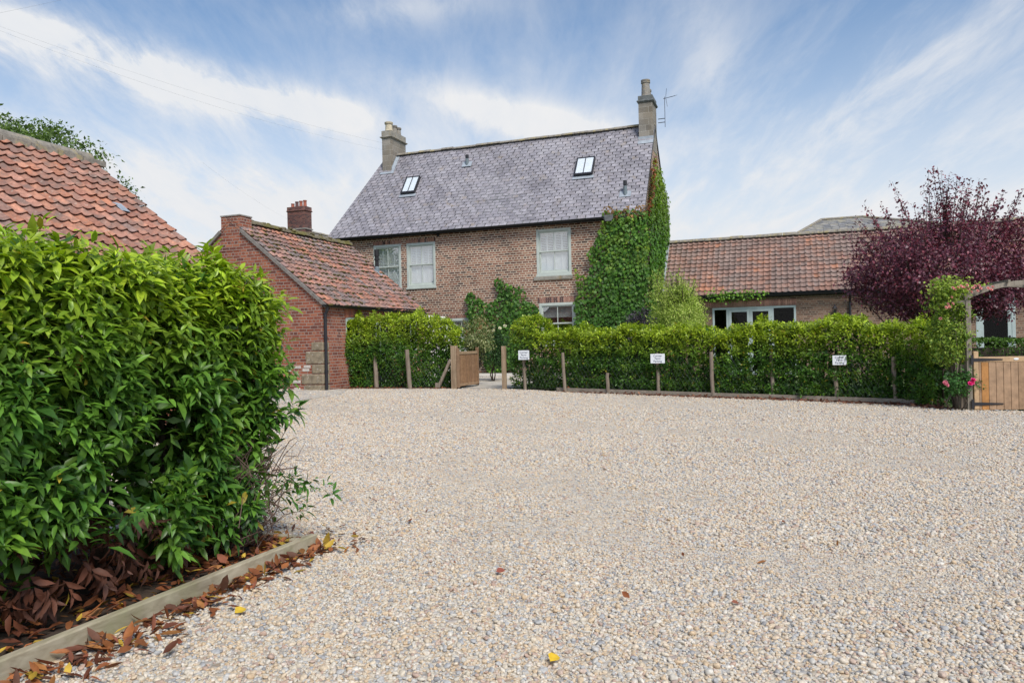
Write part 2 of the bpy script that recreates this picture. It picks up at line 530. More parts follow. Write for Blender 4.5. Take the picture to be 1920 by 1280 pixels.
M['dark_glass'] = m_glass('dark_glass', (0.5, 0.55, 0.53), base=0.0, gain=0.45)
M['sky_glass'] = m_glass('sky_glass', (0.98, 0.99, 1.0), base=0.08)
M['blind'] = m_plain('blind', (0.42, 0.46, 0.45), 0.9, 20, (0.8, 1.15), 0.3)
M['room_dark'] = m_plain('room_dark', (0.05, 0.045, 0.04), 0.9)
M['terracotta'] = m_plain('terracotta', (0.36, 0.115, 0.075), 0.8, 12, (0.7, 1.2), 0.2)
M['sooty_pot'] = m_plain('sooty_pot', (0.14, 0.075, 0.075), 0.8, 12, (0.7, 1.2), 0.2)
M['buff_pot'] = m_plain('buff_pot', (0.56, 0.49, 0.36), 0.8, 12, (0.7, 1.15), 0.2)
M['grey_pot'] = m_plain('grey_pot', (0.27, 0.25, 0.22), 0.8, 12, (0.7, 1.15), 0.2, spots=[(8, 0.55, 0.65, (0.36, 0.25, 0.1), 0.6)])
M['black_metal'] = m_plain('black_metal', (0.025, 0.025, 0.030), 0.45, 8)
M['grey_metal'] = m_plain('grey_metal', (0.16, 0.20, 0.22), 0.5, 8)
M['old_post'] = m_wood('old_post', (0.15, 0.115, 0.085), (0.32, 0.265, 0.21))
M['gate_post'] = m_wood('gate_post', (0.20, 0.135, 0.085), (0.40, 0.30, 0.20))
M['arch_wood'] = m_wood('arch_wood', (0.14, 0.12, 0.095), (0.31, 0.275, 0.225))
M['gate_wood'] = m_attr('gate_wood', 0.6, 9, (0.7, 1.25), 0.2)
M['edging'] = m_wood('edging', (0.25, 0.21, 0.14), (0.47, 0.42, 0.31), along=1, patch=(4.0, (0.22, 0.23, 0.11), 0.5))
M['edging_far'] = m_wood('edging_far', (0.20, 0.17, 0.13), (0.36, 0.31, 0.25), along=0)
M['bark'] = m_wood('bark', (0.035, 0.028, 0.022), (0.10, 0.08, 0.06))
M['twig'] = m_wood('twig', (0.07, 0.045, 0.035), (0.16, 0.105, 0.085))
M['leaf_gloss'] = m_leaf('leaf_gloss', 0.40, 0.30, 0.42)
M['leaf_soft'] = m_leaf('leaf_soft', 0.5, 0.32, 0.35)
M['leaf_purple'] = m_leaf('leaf_purple', 0.42, 0.22, 0.45, (1.4, 0.7, 0.8))
M['leaf_dead'] = m_leaf('leaf_dead', 0.6, 0.12, 0.3, (1.2, 0.9, 0.6))
M['petal'] = m_leaf('petal', 0.6, 0.25, 0.3, (1.0, 0.9, 0.9))
M['soil'] = m_plain('soil', (0.045, 0.030, 0.020), 0.95, 22, (0.5, 1.6), 0.8)
M['sign_white'] = m_plain('sign_white', (0.74, 0.77, 0.80), 0.4, 4, (0.95, 1.03), 0.03)
M['sign_ink'] = m_plain('sign_ink', (0.10, 0.11, 0.17), 0.5, 4)
M['wire'] = m_plain('wire', (0.26, 0.27, 0.28), 0.5, 4)
M['netting'] = m_plain('netting', (0.22, 0.25, 0.27), 0.4, 4, metal=0.5)


GRAVEL = [(0.0, (0.267, 0.261, 0.261)), (0.06, (0.368, 0.366, 0.365)), (0.16, (0.469, 0.458, 0.436)), (0.28, (0.543, 0.494, 0.414)), (0.48, (0.589, 0.508, 0.392)), (0.62, (0.529, 0.393, 0.252)), (0.72, (0.589, 0.471, 0.338)), (0.86, (0.644, 0.604, 0.531)), (0.95, (0.46, 0.32, 0.243)), (1.0, (0.368, 0.288, 0.248))]

def m_gravel():
    m = bpy.data.materials.new('gravel'); nt = nodes(m)
    ob = tex(nt, 'Object')
    wob = nd(nt, 'ShaderNodeVectorMath', {'operation': 'MULTIPLY_ADD'}, i0=noise(nt, ob, 60, 2, out='Color'), i1=(0.012, 0.012, 0.0), i2=ob).outputs[0]
    v = nd(nt, 'ShaderNodeTexVoronoi', Vector=wob, Scale=40.0, Randomness=1.0)
    v2 = nd(nt, 'ShaderNodeTexVoronoi', Vector=wob, Scale=17.0, Randomness=1.0)
    r1 = nd(nt, 'ShaderNodeSeparateColor', i0=v.outputs['Color']).outputs[0]
    r2 = nd(nt, 'ShaderNodeSeparateColor', i0=v2.outputs['Color']).outputs[0]
    c1 = ramp(nt, r1, GRAVEL, 'CONSTANT')
    c2 = ramp(nt, r2, GRAVEL, 'CONSTANT')
    c = mixc(nt, 0.35, c1, c2)
    gap = ramp(nt, v.outputs['Distance'], [(0.5, 1.0), (0.85, 0.45)])
    c = mixc(nt, 0.8, c, gap, 'MULTIPLY')
    patch = ramp(nt, noise(nt, ob, 0.55, 5, 0.6), [(0.40, 0.0), (0.66, 0.35)])
    c = mixc(nt, patch, c, (0.59, 0.505, 0.395))
    sand = ramp(nt, noise(nt, ob, 0.9, 6, 0.65, dist=0.5), [(0.60, 0.0), (0.70, 0.45)])
    c = mixc(nt, sand, c, (0.55, 0.465, 0.35))
    h = math_(nt, 'SUBTRACT', 1.0, v.outputs['Distance'])
    finish(nt, c, 0.85, h, 0.7, 0.012, spec=0.25)
    return m


def m_pebble():
    m = bpy.data.materials.new('pebble'); nt = nodes(m)
    r = nd(nt, 'ShaderNodeObjectInfo').outputs['Random']
    c = ramp(nt, r, GRAVEL)
    n = noise(nt, tex(nt, 'Object'), 1.6, 4)
    c = mixc(nt, 0.7, c, ramp(nt, n, [(0.3, 0.65), (0.7, 1.25)]), 'MULTIPLY')
    finish(nt, c, 0.7, None, spec=0.3)
    return m


M['gravel'] = m_gravel()
M['pebble'] = m_pebble()
M['grass'] = m_plain('grass', (0.07, 0.11, 0.03), 0.95, 3, (0.5, 1.5), 0.5)
M['paving'] = m_plain('paving', (0.48, 0.44, 0.38), 0.9, 5, (0.75, 1.15), 0.3)
M['concrete'] = m_plain('concrete', (0.42, 0.385, 0.33), 0.9, 4, (0.75, 1.15), 0.3)
M['white_gravel'] = m_plain('white_gravel', (0.62, 0.58, 0.52), 0.9, 22, (0.45, 1.3), 0.8)


# ------------------------------------------------------------------ ground
def lump(p, s, seed):
    """smooth bumpy noise of points"""
    r = np.random.default_rng(seed)
    out = 0
    for i in range(6):
        k = r.normal(size=3) * s * (1.0 + 0.5 * i); ph = r.uniform(0, 6.28)
        out = out + np.sin(p @ k + ph) / (1 + 0.45 * i)
    return out / 3.0


def sheet(name, poly, dz, mat, label, cat=None):
    b = MB()
    b.face(*[(x, y, gz(x) + dz) for x, y in poly])
    o = b.build(name, mat, fix=False)
    me = o.data
    if me.polygons[0].normal.z < 0:
        me.flip_normals()
    return tag(o, label, cat or name.replace('_', ' '), kind='structure')


gb = MB()
xs, ys = [-900, -14, 14, 900], [-80, 1500]
for i in range(3):
    gb.face((xs[i], ys[0], gz(xs[i]) - 0.012), (xs[i + 1], ys[0], gz(xs[i + 1]) - 0.012), (xs[i + 1], ys[1], gz(xs[i + 1]) - 0.012), (xs[i], ys[1], gz(xs[i]) - 0.012))
tag(gb.build('ground', M['grass']), 'grassy ground reaching to the horizon beyond the buildings', 'ground', kind='structure')
YARD = [(-14, -6), (14, -6), (14, 12), (9.6, 13.6), (8.25, 14.05), (7.85, 15.5), (4.65, 17.5), (1.4, 19.62), (0.3, 20.7), (-0.25, 21.12), (-1.65, 21.42), (-4.5, 21.6), (-5.0, 20.5), (-14, 23.7)]
sheet('gravel_yard', YARD, 0.0, M['gravel'], 'wide yard of pale mixed pebbles between hedges and brick buildings', 'yard')
sheet('path', [(-1.62, 21.36), (-0.22, 21.06), (0.2, 21.9), (0.8, 25.6), (-3.2, 25.9), (-1.9, 22.0)], 0.012, M['paving'], 'pale stone path leading through the open wooden gate', 'path')
cp = [ground(*p)[:2] for p in ((470, 765), (560, 752), (640, 739), (652, 729), (612, 729), (470, 735))]
sheet('pavement', [tuple(p) for p in cp], 0.010, M['concrete'], 'worn concrete strip at the foot of the red brick gable', 'pavement')


def inside(px, py, poly):
    r = np.zeros(len(px), bool); j = len(poly) - 1
    for i in range(len(poly)):
        xi, yi = poly[i]; xj, yj = poly[j]
        r ^= ((yi > py) != (yj > py)) & (px < (xj - xi) * (py - yi) / (yj - yi + 1e-12) + xi); j = i
    return r


# ------------------------------------------------------------------ loose pebbles over the near yard (stuff)
def pebbles():
    pts, scl = [], []
    def zone(y0, y1, dens, s):
        area = 0
        n = int(dens * (0.72 * (y1 * y1 - y0 * y0) + 3.2 * (y1 - y0)))
        y = np.sqrt(rng.uniform(y0 * y0, y1 * y1, n))
        x = rng.uniform(-1, 1, n) * (0.72 * y + 1.6)
        keep = inside(x, y, YARD) if y1 > 11 else np.ones(n, bool)
        # not inside the planted bed
        d = np.stack([x - BED[0], y - BED[1]], 1)
        a = d @ np.array(V2[:2]); b = d @ np.array(U2[:2])
        keep &= ~((a < 0.03) & (b < 0.02))
        # worn places where fines show between the stones
        Q = np.stack([x, y * .8, np.zeros(n)], 1)
        worn = np.clip((lump(Q, 1.0, 5) + .5 * lump(Q, 3.3, 6) - .12) * 2.2, 0, .8)
        keep &= rng.random(n) > worn * .45
        x, y, worn = x[keep], y[keep], worn[keep]
        sz = np.clip(rng.lognormal(math.log(s * .86), 0.34, len(x)), s * 0.45, s * 2.0) * (1 - .42 * worn)
        pts.append(np.stack([x, y, -0.02 * x + sz * rng.uniform(-0.10, 0.60, len(x))], 1))
        scl.append(np.stack([sz * rng.uniform(0.85, 1.35, len(x)), sz * rng.uniform(0.75, 1.1, len(x)), sz * rng.uniform(0.55, 0.9, len(x))], 1))
    zone(2.0, 4.5, 6000, 0.0076)
    zone(4.5, 7.5, 4300, 0.0086)
    zone(7.5, 12.0, 2100, 0.0102)
    zone(12.0, 21.0, 760, 0.0120)
    p = np.concatenate(pts); s = np.concatenate(scl)
    me = bpy.data.meshes.new('pebbles')
    me.vertices.add(len(p)); me.vertices.foreach_set('co', p.astype(np.float32).ravel())
    for nm, arr in (('psize', s), ('prot', np.stack([rng.normal(0, 0.35, len(p)), rng.normal(0, 0.35, len(p)), rng.uniform(0, 6.28, len(p))], 1))):
        at_ = me.attributes.new(nm, 'FLOAT_VECTOR', 'POINT')
        at_.data.foreach_set('vector', arr.astype(np.float32).ravel())
    o = link('pebbles', me, M['pebble'], None)
    ng = bpy.data.node_groups.new('scatter', 'GeometryNodeTree')
    ng.interface.new_socket('Geometry', in_out='INPUT', socket_type='NodeSocketGeometry')
    ng.interface.new_socket('Geometry', in_out='OUTPUT', socket_type='NodeSocketGeometry')
    gi, go = ng.nodes.new('NodeGroupInput'), ng.nodes.new('NodeGroupOutput')
    ico = ng.nodes.new('GeometryNodeMeshIcoSphere'); ico.inputs['Radius'].default_value = 1.0; ico.inputs['Subdivisions'].default_value = 2
    sp = ng.nodes.new('GeometryNodeSetPosition')
    nz = ng.nodes.new('ShaderNodeTexNoise'); nz.inputs['Scale'].default_value = 0.9; nz.inputs['Detail'].default_value = 1.0
    vm = ng.nodes.new('ShaderNodeVectorMath'); vm.operation = 'SUBTRACT'; vm.inputs[1].default_value = (0.5, 0.5, 0.5)
    vs = ng.nodes.new('ShaderNodeVectorMath'); vs.operation = 'SCALE'; vs.inputs['Scale'].default_value = 0.9
    ng.links.new(nz.outputs['Color'], vm.inputs[0]); ng.links.new(vm.outputs[0], vs.inputs[0]); ng.links.new(vs.outputs[0], sp.inputs['Offset'])
    ss = ng.nodes.new('GeometryNodeSetShadeSmooth')
    sm = ng.nodes.new('GeometryNodeSetMaterial'); sm.inputs['Material'].default_value = M['pebble']
    iop = ng.nodes.new('GeometryNodeInstanceOnPoints')
    def named(nm):
        a = ng.nodes.new('GeometryNodeInputNamedAttribute'); a.data_type = 'FLOAT_VECTOR'; a.inputs['Name'].default_value = nm
        return a.outputs['Attribute']
    e2r = ng.nodes.new('FunctionNodeEulerToRotation')
    ng.links.new(named('prot'), e2r.inputs[0])
    ng.links.new(ico.outputs['Mesh'], sp.inputs['Geometry']); ng.links.new(sp.outputs[0], ss.inputs[0]); ng.links.new(ss.outputs[0], sm.inputs[0])
    ng.links.new(gi.outputs[0], iop.inputs['Points']); ng.links.new(sm.outputs[0], iop.inputs['Instance'])
    ng.links.new(e2r.outputs[0], iop.inputs['Rotation']); ng.links.new(named('psize'), iop.inputs['Scale'])
    ng.links.new(iop.outputs[0], go.inputs[0])
    md = o.modifiers.new('scatter', 'NODES'); md.node_group = ng
    tag(o, 'loose rounded cream, grey and tan pebbles covering the yard', 'gravel', kind='stuff')


U2 = np.array([0.93974, -0.34190, 0.0])
V2 = np.array([0.34190, 0.93974, 0.0])
RZ = math.atan2(U2[1], U2[0])
BED = (-1.21, 4.47)
pebbles()


def loc_of(p, O):
    d = np.array(p, float) - np.array(O, float)
    return np.array([d @ U2, d @ V2, p[2]])


# ------------------------------------------------------------------ building kit (local x along U2, y along V2)
def wall_open(b, p0, p1, z0, z1, opens, reveal, thick=0.28):
    """vertical wall p0->p1 (2-D), rectangular openings (a0,a1,h0,h1); reveal = inward 2-D vector"""
    p0, p1 = np.array(p0, float), np.array(p1, float)
    L = np.linalg.norm(p1 - p0); d = (p1 - p0) / L
    rv = np.array(reveal, float)
    def P(a, z, k=0.0):
        q = p0 + d * a + rv * k
        return (q[0], q[1], z)
    xs = sorted({0.0, L, *[o[0] for o in opens], *[o[1] for o in opens]})
    zs = sorted({z0, z1, *[o[2] for o in opens], *[o[3] for o in opens]})
    for i in range(len(xs) - 1):
        for j in range(len(zs) - 1):
            cx, cz = (xs[i] + xs[i + 1]) / 2, (zs[j] + zs[j + 1]) / 2
            if any(o[0] < cx < o[1] and o[2] < cz < o[3] for o in opens):
                continue
            b.face(P(xs[i], zs[j]), P(xs[i + 1], zs[j]), P(xs[i + 1], zs[j + 1]), P(xs[i], zs[j + 1]))
    for (a0, a1, h0, h1) in opens:
        b.face(P(a0, h0), P(a0, h1), P(a0, h1, thick), P(a0, h0, thick))
        b.face(P(a1, h0, thick), P(a1, h1, thick), P(a1, h1), P(a1, h0))
        b.face(P(a0, h1), P(a1, h1), P(a1, h1, thick), P(a0, h1, thick))
        b.face(P(a0, h0, thick), P(a1, h0, thick), P(a1, h0), P(a0, h0))


def slate_slope(b, E0, E1, R0, R1, gauge, width, pal, thick=0.014, sag=0.0):
    """slates on the quad eaves E0-E1, ridge R0-R1"""
    E0, E1, R0, R1 = [np.array(p, float) for p in (E0, E1, R0, R1)]
    n = np.cross(E1 - E0, R0 - E0); n /= np.linalg.norm(n)
    if n[2] < 0: n = -n
    S = np.linalg.norm(R0 + R1 - E0 - E1) / 2
    nc = max(2, int(round(S / gauge)))
    for j in range(nc):
        t0, t1 = j / nc, min(1.0, (j + 1.35) / nc)
        L0, L1 = E0 + (R0 - E0) * t0, E1 + (R1 - E1) * t0
        K0, K1 = E0 + (R0 - E0) * t1, E1 + (R1 - E1) * t1
        Lw = np.linalg.norm(L1 - L0)
        m = int(Lw / width)
        cuts = [0.0] + [(k + (0.5 if j % 2 else 0.0) + random.uniform(-0.06, 0.06)) / m for k in range(1 if j % 2 == 0 else 0, m)] + [1.0]
        cuts = sorted(c for c in cuts if 0 <= c <= 1)
        for a, c in zip(cuts[:-1], cuts[1:]):
            if c - a < 1e-4: continue
            h = thick * 1.7 + random.uniform(-0.002, 0.005)
            dr = (random.uniform(-0.02, 0.02) - (random.uniform(.15, .45) if random.random() < .012 else 0)) * (R0 - E0) / nc
            sg = lambda u_, t_: n * (-sag * math.sin(math.pi * u_) ** 2 * math.sin(math.pi * min(1, t_ * .9 + .08)) + sag * .35 * math.sin(u_ * 17 + t_ * 5) * math.sin(math.pi * u_))
            p0, p1 = L0 + (L1 - L0) * (a + 0.0012) + dr, L0 + (L1 - L0) * (c - 0.0012) + dr
            q0, q1 = K0 + (K1 - K0) * (a + 0.0012), K0 + (K1 - K0) * (c - 0.0012)
            p0, p1, q0, q1 = p0 + sg(a, t0), p1 + sg(c, t0), q0 + sg(a, t1), q1 + sg(c, t1)
            col = random.choice(pal); k = random.uniform(0.88, 1.12)
            col = tuple(x * k for x in col)
            b.add([p0 + n * h, p1 + n * h, q1 + n * 0.003, q0 + n * 0.003, p0, p1], [(0, 1, 2, 3), (4, 5, 1, 0)], col)


def pantiles(b, E0, ax, sl, nrm, L, S, pal, w=0.25, g=0.275, amp=0.030, nseg=8, slip=0.008, flip=False, sag=0.0, lip=0.036):
    """clay pantiles: E0 eaves start, ax along, sl up the slope, lengths L and S. Returns the tile noses (for moss)"""
    E0, ax, sl, nrm = [np.array(p, float) for p in (E0, ax, sl, nrm)]
    nc, nr = int(round(L / w)), int(round(S / g))
    w, g = L / nc, S / nr
    xs = np.linspace(0, 1, nseg + 1)
    prof = np.where(xs < 0.66, -0.55 * np.sin(math.pi * np.clip(xs / 0.66, 0, 1)), np.sin(math.pi * np.clip((xs - 0.66) / 0.34, 0, 1))) * amp
    if flip: prof = prof[::-1]
    noses = []
    pal = sorted(pal, key=lambda c: c[0] / (c[2] + .01))
    sd = random.randint(0, 999)
    rowtone = [random.uniform(0.9, 1.1) for _ in range(nr)]
    for j in range(nr):
        for i in range(nc):
            pp = np.array([[i * w, j * g, 0.0]])
            kx = 0.45 + 0.42 * float(lump(pp, 1.3, sd)[0]) + 0.25 * float(lump(pp, 4.0, sd + 1)[0]) + random.gauss(0, .17)
            col = np.array(pal[int(np.clip(kx, 0, .999) * len(pal))]) * random.uniform(0.84, 1.16) * rowtone[j]
            ds, dh, tw = random.gauss(0, slip), random.gauss(0, 0.004), random.gauss(0, 0.004)
            a0 = i * w
            s0, s1 = j * g + ds, j * g + g * 1.18
            h0, h1 = lip + dh, 0.006
            sg = sag * math.sin(math.pi * (a0 / L)) * math.sin(math.pi * (j / nr) * 0.9 + 0.2)
            vs = []
            for (s, h, kk) in ((s0 + lip * .7, h0 - lip * .8, 0), (s0, h0, 0), (s1, h1, 1)):
                for k, x in enumerate(xs):
                    vs.append(E0 + ax * (a0 + x * w * 1.03) + sl * s + nrm * (h + prof[k] + tw * (x - 0.5) * (1 - kk) - sg))
            m = nseg + 1
            fs = [(r * m + k, r * m + k + 1, (r + 1) * m + k + 1, (r + 1) * m + k) for r in (0, 1) for k in range(nseg)]
            b.add(vs, fs, tuple(np.clip(col, 0, 1)))
            noses.append(E0 + ax * (a0 + w * 0.5) + sl * s0 + nrm * (h0 + 0.0 - sg))
    return noses


def ridge_run(b, A, B_, r=0.12, n=10, seg=0.45, jit=0.01, lift=0.0):
    """half-round ridge pieces from A to B"""
    A, B_ = np.array(A, float), np.array(B_, float)
    L = np.linalg.norm(B_ - A); d = (B_ - A) / L
    s = np.cross(d, (0, 0, 1)); s /= np.linalg.norm(s)
    k = max(1, int(round(L / seg)))
    for i in range(k):
        a, c = A + d * L * i / k, A + d * L * (i + 1) / k - d * 0.012
        dz = random.uniform(-jit, jit); rr = r * random.uniform(0.93, 1.07)
        vs, fs = [], []
        for p in (a, c):
            for q in range(n + 1):
                th = math.pi * (q / n)
                vs.append(p + s * rr * 1.15 * math.cos(th) + np.array((0, 0, rr * (0.95 * math.sin(th)) - r * 0.45 + dz + lift)))
        for q in range(n):
            fs.append((q, q + 1, n + 2 + q, n + 1 + q))
        fs.append(tuple(range(n, -1, -1))); fs.append(tuple(range(n + 1, 2 * n + 2)))
        b.add(vs, fs)


def gutter(b, A, B_, r=0.06, n=8):
    A, B_ = np.array(A, float), np.array(B_, float)
    d = (B_ - A) / np.linalg.norm(B_ - A)
    s = np.cross(d, (0, 0, 1)); s /= np.linalg.norm(s)
    vs, fs = [], []
    for rr in (r, r - 0.008):
        for p in (A, B_):
            for q in range(n + 1):
                th = math.pi + math.pi * q / n
                vs.append(p + s * rr * math.cos(th) + np.array((0, 0, rr * math.sin(th))))
    m = n + 1
    for q in range(n):
        fs.append((q, q + 1, m + q + 1, m + q))
        fs.append((2 * m + q, 3 * m + q, 3 * m + q + 1, 2 * m + q + 1))
    fs.append((0, m, 3 * m, 2 * m)); fs.append((n, 2 * m + n, 3 * m + n, m + n))
    fs.append(tuple(range(m))); fs.append(tuple(range(m, 2 * m)))
    b.add(vs, fs)


def lintel(par, x0, x1, z0, z1, y, pal, wb=0.075, arch=0.0, axis=0):
    """row of upright bricks over an opening; axis 0 = wall along x facing -y; 1 = wall along y facing +x"""
    b = MB()
    n = max(3, int(round((x1 - x0) / wb)))
    for i in range(n):
        a0, a1 = x0 + (x1 - x0) * i / n + 0.008, x0 + (x1 - x0) * (i + 1) / n - 0.008
        mid = ((i + 0.5) / n - 0.5) * 2
        dz = arch * (1 - mid * mid) - arch
        c = tuple(np.array(random.choice(pal)) * random.uniform(0.8, 1.2))
        if axis == 0:
            b.box(a0, a1, y - 0.008, y + 0.03, z0 + dz + random.uniform(-0.004, 0.004), z1 + dz, c)
        else:
            b.box(y - 0.03, y + 0.008, a0, a1, z0 + dz + random.uniform(-0.004, 0.004), z1 + dz, c)
    mb = MB()
    return b.build('brick_lintel', M['brick_piece'], par)


def bars(b, x0, x1, z0, z1, wd, y0, y1, sides='LRTB'):
    if 'L' in sides: b.box(x0, x0 + wd, y0, y1, z0, z1)
    if 'R' in sides: b.box(x1 - wd, x1, y0, y1, z0, z1)
    if 'T' in sides: b.box(x0 + wd, x1 - wd, y0 + 0.001, y1 - 0.001, z1 - wd, z1)
    if 'B' in sides: b.box(x0 + wd, x1 - wd, y0 + 0.001, y1 - 0.001, z0, z0 + wd)


def sash_window(par, x0, x1, z0, z1, shutters=True, sill=None, blind=False, open_top=62, open_low=84):
    b = MB()
    bars(b, x0, x1, z0, z1, 0.10, -0.012, 0.11)
    b.box(x0 - 0.03, x1 + 0.03, -0.05, 0.12, z0 - 0.06, z0 - 0.001)
    fr = b.build('window', M['sage'], par, bevel=0.006)
    a0, a1, zm = x0 + 0.10, x1 - 0.10, z0 + 0.10 + (z1 - z0 - 0.2) * 0.5
    up, lo, pn = MB(), MB(), MB()
    zt = z1 - 0.10
    bars(up, a0 + 0.002, a1 - 0.002, zm, zt - 0.002, 0.045, 0.030, 0.065)
    up.box((a0 + a1) / 2 - 0.013, (a0 + a1) / 2 + 0.013, 0.035, 0.060, zm + 0.045, zt - 0.047)
    zb = z0 + 0.10
    bars(lo, a0 + 0.012, a1 - 0.012, zb + 0.002, zm + 0.03, 0.045, 0.070, 0.105)
    lo.box(a0 + 0.057, a1 - 0.057, 0.072, 0.103, zb + 0.046, zb + 0.085)
    lo.box((a0 + a1) / 2 - 0.013, (a0 + a1) / 2 + 0.013, 0.075, 0.100, zb + 0.085, zm - 0.015)
    up.build('sash', M['sage'], fr, bevel=0.003); lo.build('sash', M['sage'], fr, bevel=0.003)
    p = MB(); p.box(a0 + 0.03, a1 - 0.03, 0.046, 0.050, zm + 0.02, zt - 0.03); p.build('pane', M['glass'], fr)
    p = MB(); p.box(a0 + 0.04, a1 - 0.04, 0.086, 0.090, zb + 0.03, zm + 0.01); p.build('pane', M['glass'], fr)
    if shutters:
        s = MB()
        y = 0.155
        npan = 2
        for k in range(npan):
            q0, q1 = a0 + (a1 - a0) * k / npan + 0.003, a0 + (a1 - a0) * (k + 1) / npan - 0.003
            for (w0, w1, ang) in ((zb, zm - 0.02, open_low), (zm - 0.015, zt, open_top)):
                bars(s, q0, q1, w0, w1, 0.05, y - 0.015, y + 0.015)
                s.box((q0 + q1) / 2 - 0.03, (q0 + q1) / 2 + 0.03, y - 0.030, y - 0.017, w0 + 0.05, w1 - 0.05)
                nsl = int((w1 - w0 - 0.1) / 0.062)
                for i in range(nsl):
                    zc = w0 + 0.05 + (i + 0.5) * (w1 - w0 - 0.1) / nsl
                    an = math.radians(ang)
                    dy, dz = 0.034 * math.cos(an), 0.034 * math.sin(an)
                    s.face((q0 + 0.05, y - dy, zc - dz), (q1 - 0.05, y - dy, zc - dz), (q1 - 0.05, y + dy, zc + dz), (q0 + 0.05, y + dy, zc + dz))
        s.build('shutter', M['white_paint'], fr)
    if blind:
        s = MB(); s.box(a0, a1, 0.18, 0.195, zm + 0.18 * (zt - zm) + 0.12, zt); s.build('blind', M['blind'], fr)
    if sill:
        s = MB(); s.box(x0 - 0.12, x1 + 0.04, -0.06, 0.1, z0 - sill, z0 - 0.062); s.build('sill', M['stone_plain'], fr, bevel=0.008)
    return fr


# ------------------------------------------------------------------ leaves
LEAF8 = dict(  # base, L1,M1,R1, L2,M2,R2, tip : (along, across, drop, lift)
    al=np.array([0, .33, .33, .33, .68, .68, .68, 1.0]), ac=np.array([0, -.46, 0, .46, -.40, 0, .40, 0]),
    lf=np.array([0, .16, 0, .16, .13, 0, .13, 0]),
    f=np.array([(0, 2, 1), (0, 3, 2), (1, 2, 5), (1, 5, 4), (2, 3, 6), (2, 6, 5), (4, 5, 7), (5, 6, 7)]))
LEAF4 = dict(al=np.array([0, .45, .45, 1.0]), ac=np.array([0, -.5, .5, 0]), lf=np.array([0, .14, .14, 0]), f=np.array([(0, 2, 1), (1, 2, 3)]))


def leaf_geo(P, A, Nn, L, W, droop, T):
    """P base points, A axis, Nn rough normal, L length, W width ratio, droop bend"""
    A = A / (np.linalg.norm(A, axis=1, keepdims=True) + 1e-9)
    S = np.cross(Nn, A); S /= (np.linalg.norm(S, axis=1, keepdims=True) + 1e-9)
    Nn = np.cross(A, S)
    L = np.broadcast_to(L, (len(P),)); droop = np.broadcast_to(droop, (len(P),))
    al, ac, lf = T['al'], T['ac'], T['lf']
    v = (P[:, None] + A[:, None] * (al[None, :, None] * L[:, None, None])
         + S[:, None] * (ac[None, :, None] * (W * L)[:, None, None])
         + Nn[:, None] * (lf[None, :, None] * (W * L)[:, None, None])
         - Nn[:, None] * ((al ** 2)[None, :, None] * (droop * L)[:, None, None]))
    k = len(al)
    f = T['f'][None] + (np.arange(len(P)) * k)[:, None, None]
    return v.reshape(-1, 3), f.reshape(-1, 3), k


def unit(v):
    return v / (np.linalg.norm(v, axis=-1, keepdims=True) + 1e-9)


def rand_dirs(n):
    return unit(rng.normal(size=(n, 3)))


def leaf_object(name, chunks, mat, parent=None):
    vs, fs, cs, o = [], [], [], 0
    for (v, f, k, col) in chunks:
        vs.append(v); fs.append(f + o); cs.append(np.repeat(col, k, axis=0)); o += len(v)
    return tri_mesh(name, np.concatenate(vs), np.concatenate(fs), np.concatenate(cs), mat, parent)


def shoots(P, D, n_leaf, L, W, T, col, spread=0.9, stem=0.10, droop=0.35, tilt=0.55, jl=0.25, cvar=0.25):
    """leafy shoots: at each P a shoot with direction D carrying n_leaf leaves in a spiral; col per shoot"""
    n = len(P)
    D = unit(D)
    ref = np.where(np.abs(D[:, 2:3]) < 0.9, np.array([[0, 0, 1.0]]), np.array([[1.0, 0, 0]]))
    X = unit(np.cross(D, ref)); Y = np.cross(D, X)
    ph0 = rng.uniform(0, 6.28, n)
    PP, AA, NN, CC, LL = [], [], [], [], []
    for i in range(n_leaf):
        t = (i + 0.5) / n_leaf
        ph = ph0 + i * 2.4 + rng.normal(0, 0.3, n)
        rad = X * np.cos(ph)[:, None] + Y * np.sin(ph)[:, None]
        w = spread * (1.25 - 0.75 * t)
        A = unit(rad * w + D * (1.0 - 0.55 * w) + rng.normal(0, 0.12, (n, 3)))
        A[:, 2] -= tilt * rng.uniform(0.2, 1.0, n) * (1.1 - 0.5 * t)
        A = unit(A)
        Np = unit(D * 0.9 + np.array([0, 0, 0.7]) + rng.normal(0, 0.2, (n, 3)))
        PP.append(P + D * (stem * (t - 1.0)) + rad * 0.006); AA.append(A); NN.append(Np)
        cj = np.clip(1 + rng.normal(0, cvar, (n, 1)), 0.45, 1.7)
        CC.append(np.clip(col * cj, 0, 1)); LL.append(L * np.clip(1 + rng.normal(0, jl, n), 0.5, 1.5) * (1.05 - 0.35 * t * t))
    P2, A2, N2, C2, L2 = map(np.concatenate, (PP, AA, NN, CC, LL))
    old = rng.random(len(P2)) < .012   # the odd yellowed leaf
    C2[old] = np.array((.42, .33, .04)) * rng.uniform(.6, 1.2, (old.sum(), 1))
    v, f, k = leaf_geo(P2, A2, N2, L2, W, droop, T)
    return (v, f, k, C2)





# ================================================================== FARMHOUSE
PH = np.array([-1.27, 30.0, 0.0])
house = thing('farmhouse', PH, 'tall brick farmhouse with purple-grey slate roof and two chimneys', 'house', rz=RZ)
XL, XR, EZ = -6.78, 6.62, 6.12          # wall ends, eaves height
RT, RZH = 2.75, 9.86                    # ridge depth and height
RXL, RXR = -5.55, 6.66
RT2, EZ2 = 5.75, 6.25                   # rear eaves
HB = [(0.09, 0.055, 0.05), (0.27, 0.14, 0.11), (0.35, 0.20, 0.15), (0.20, 0.10, 0.08)]

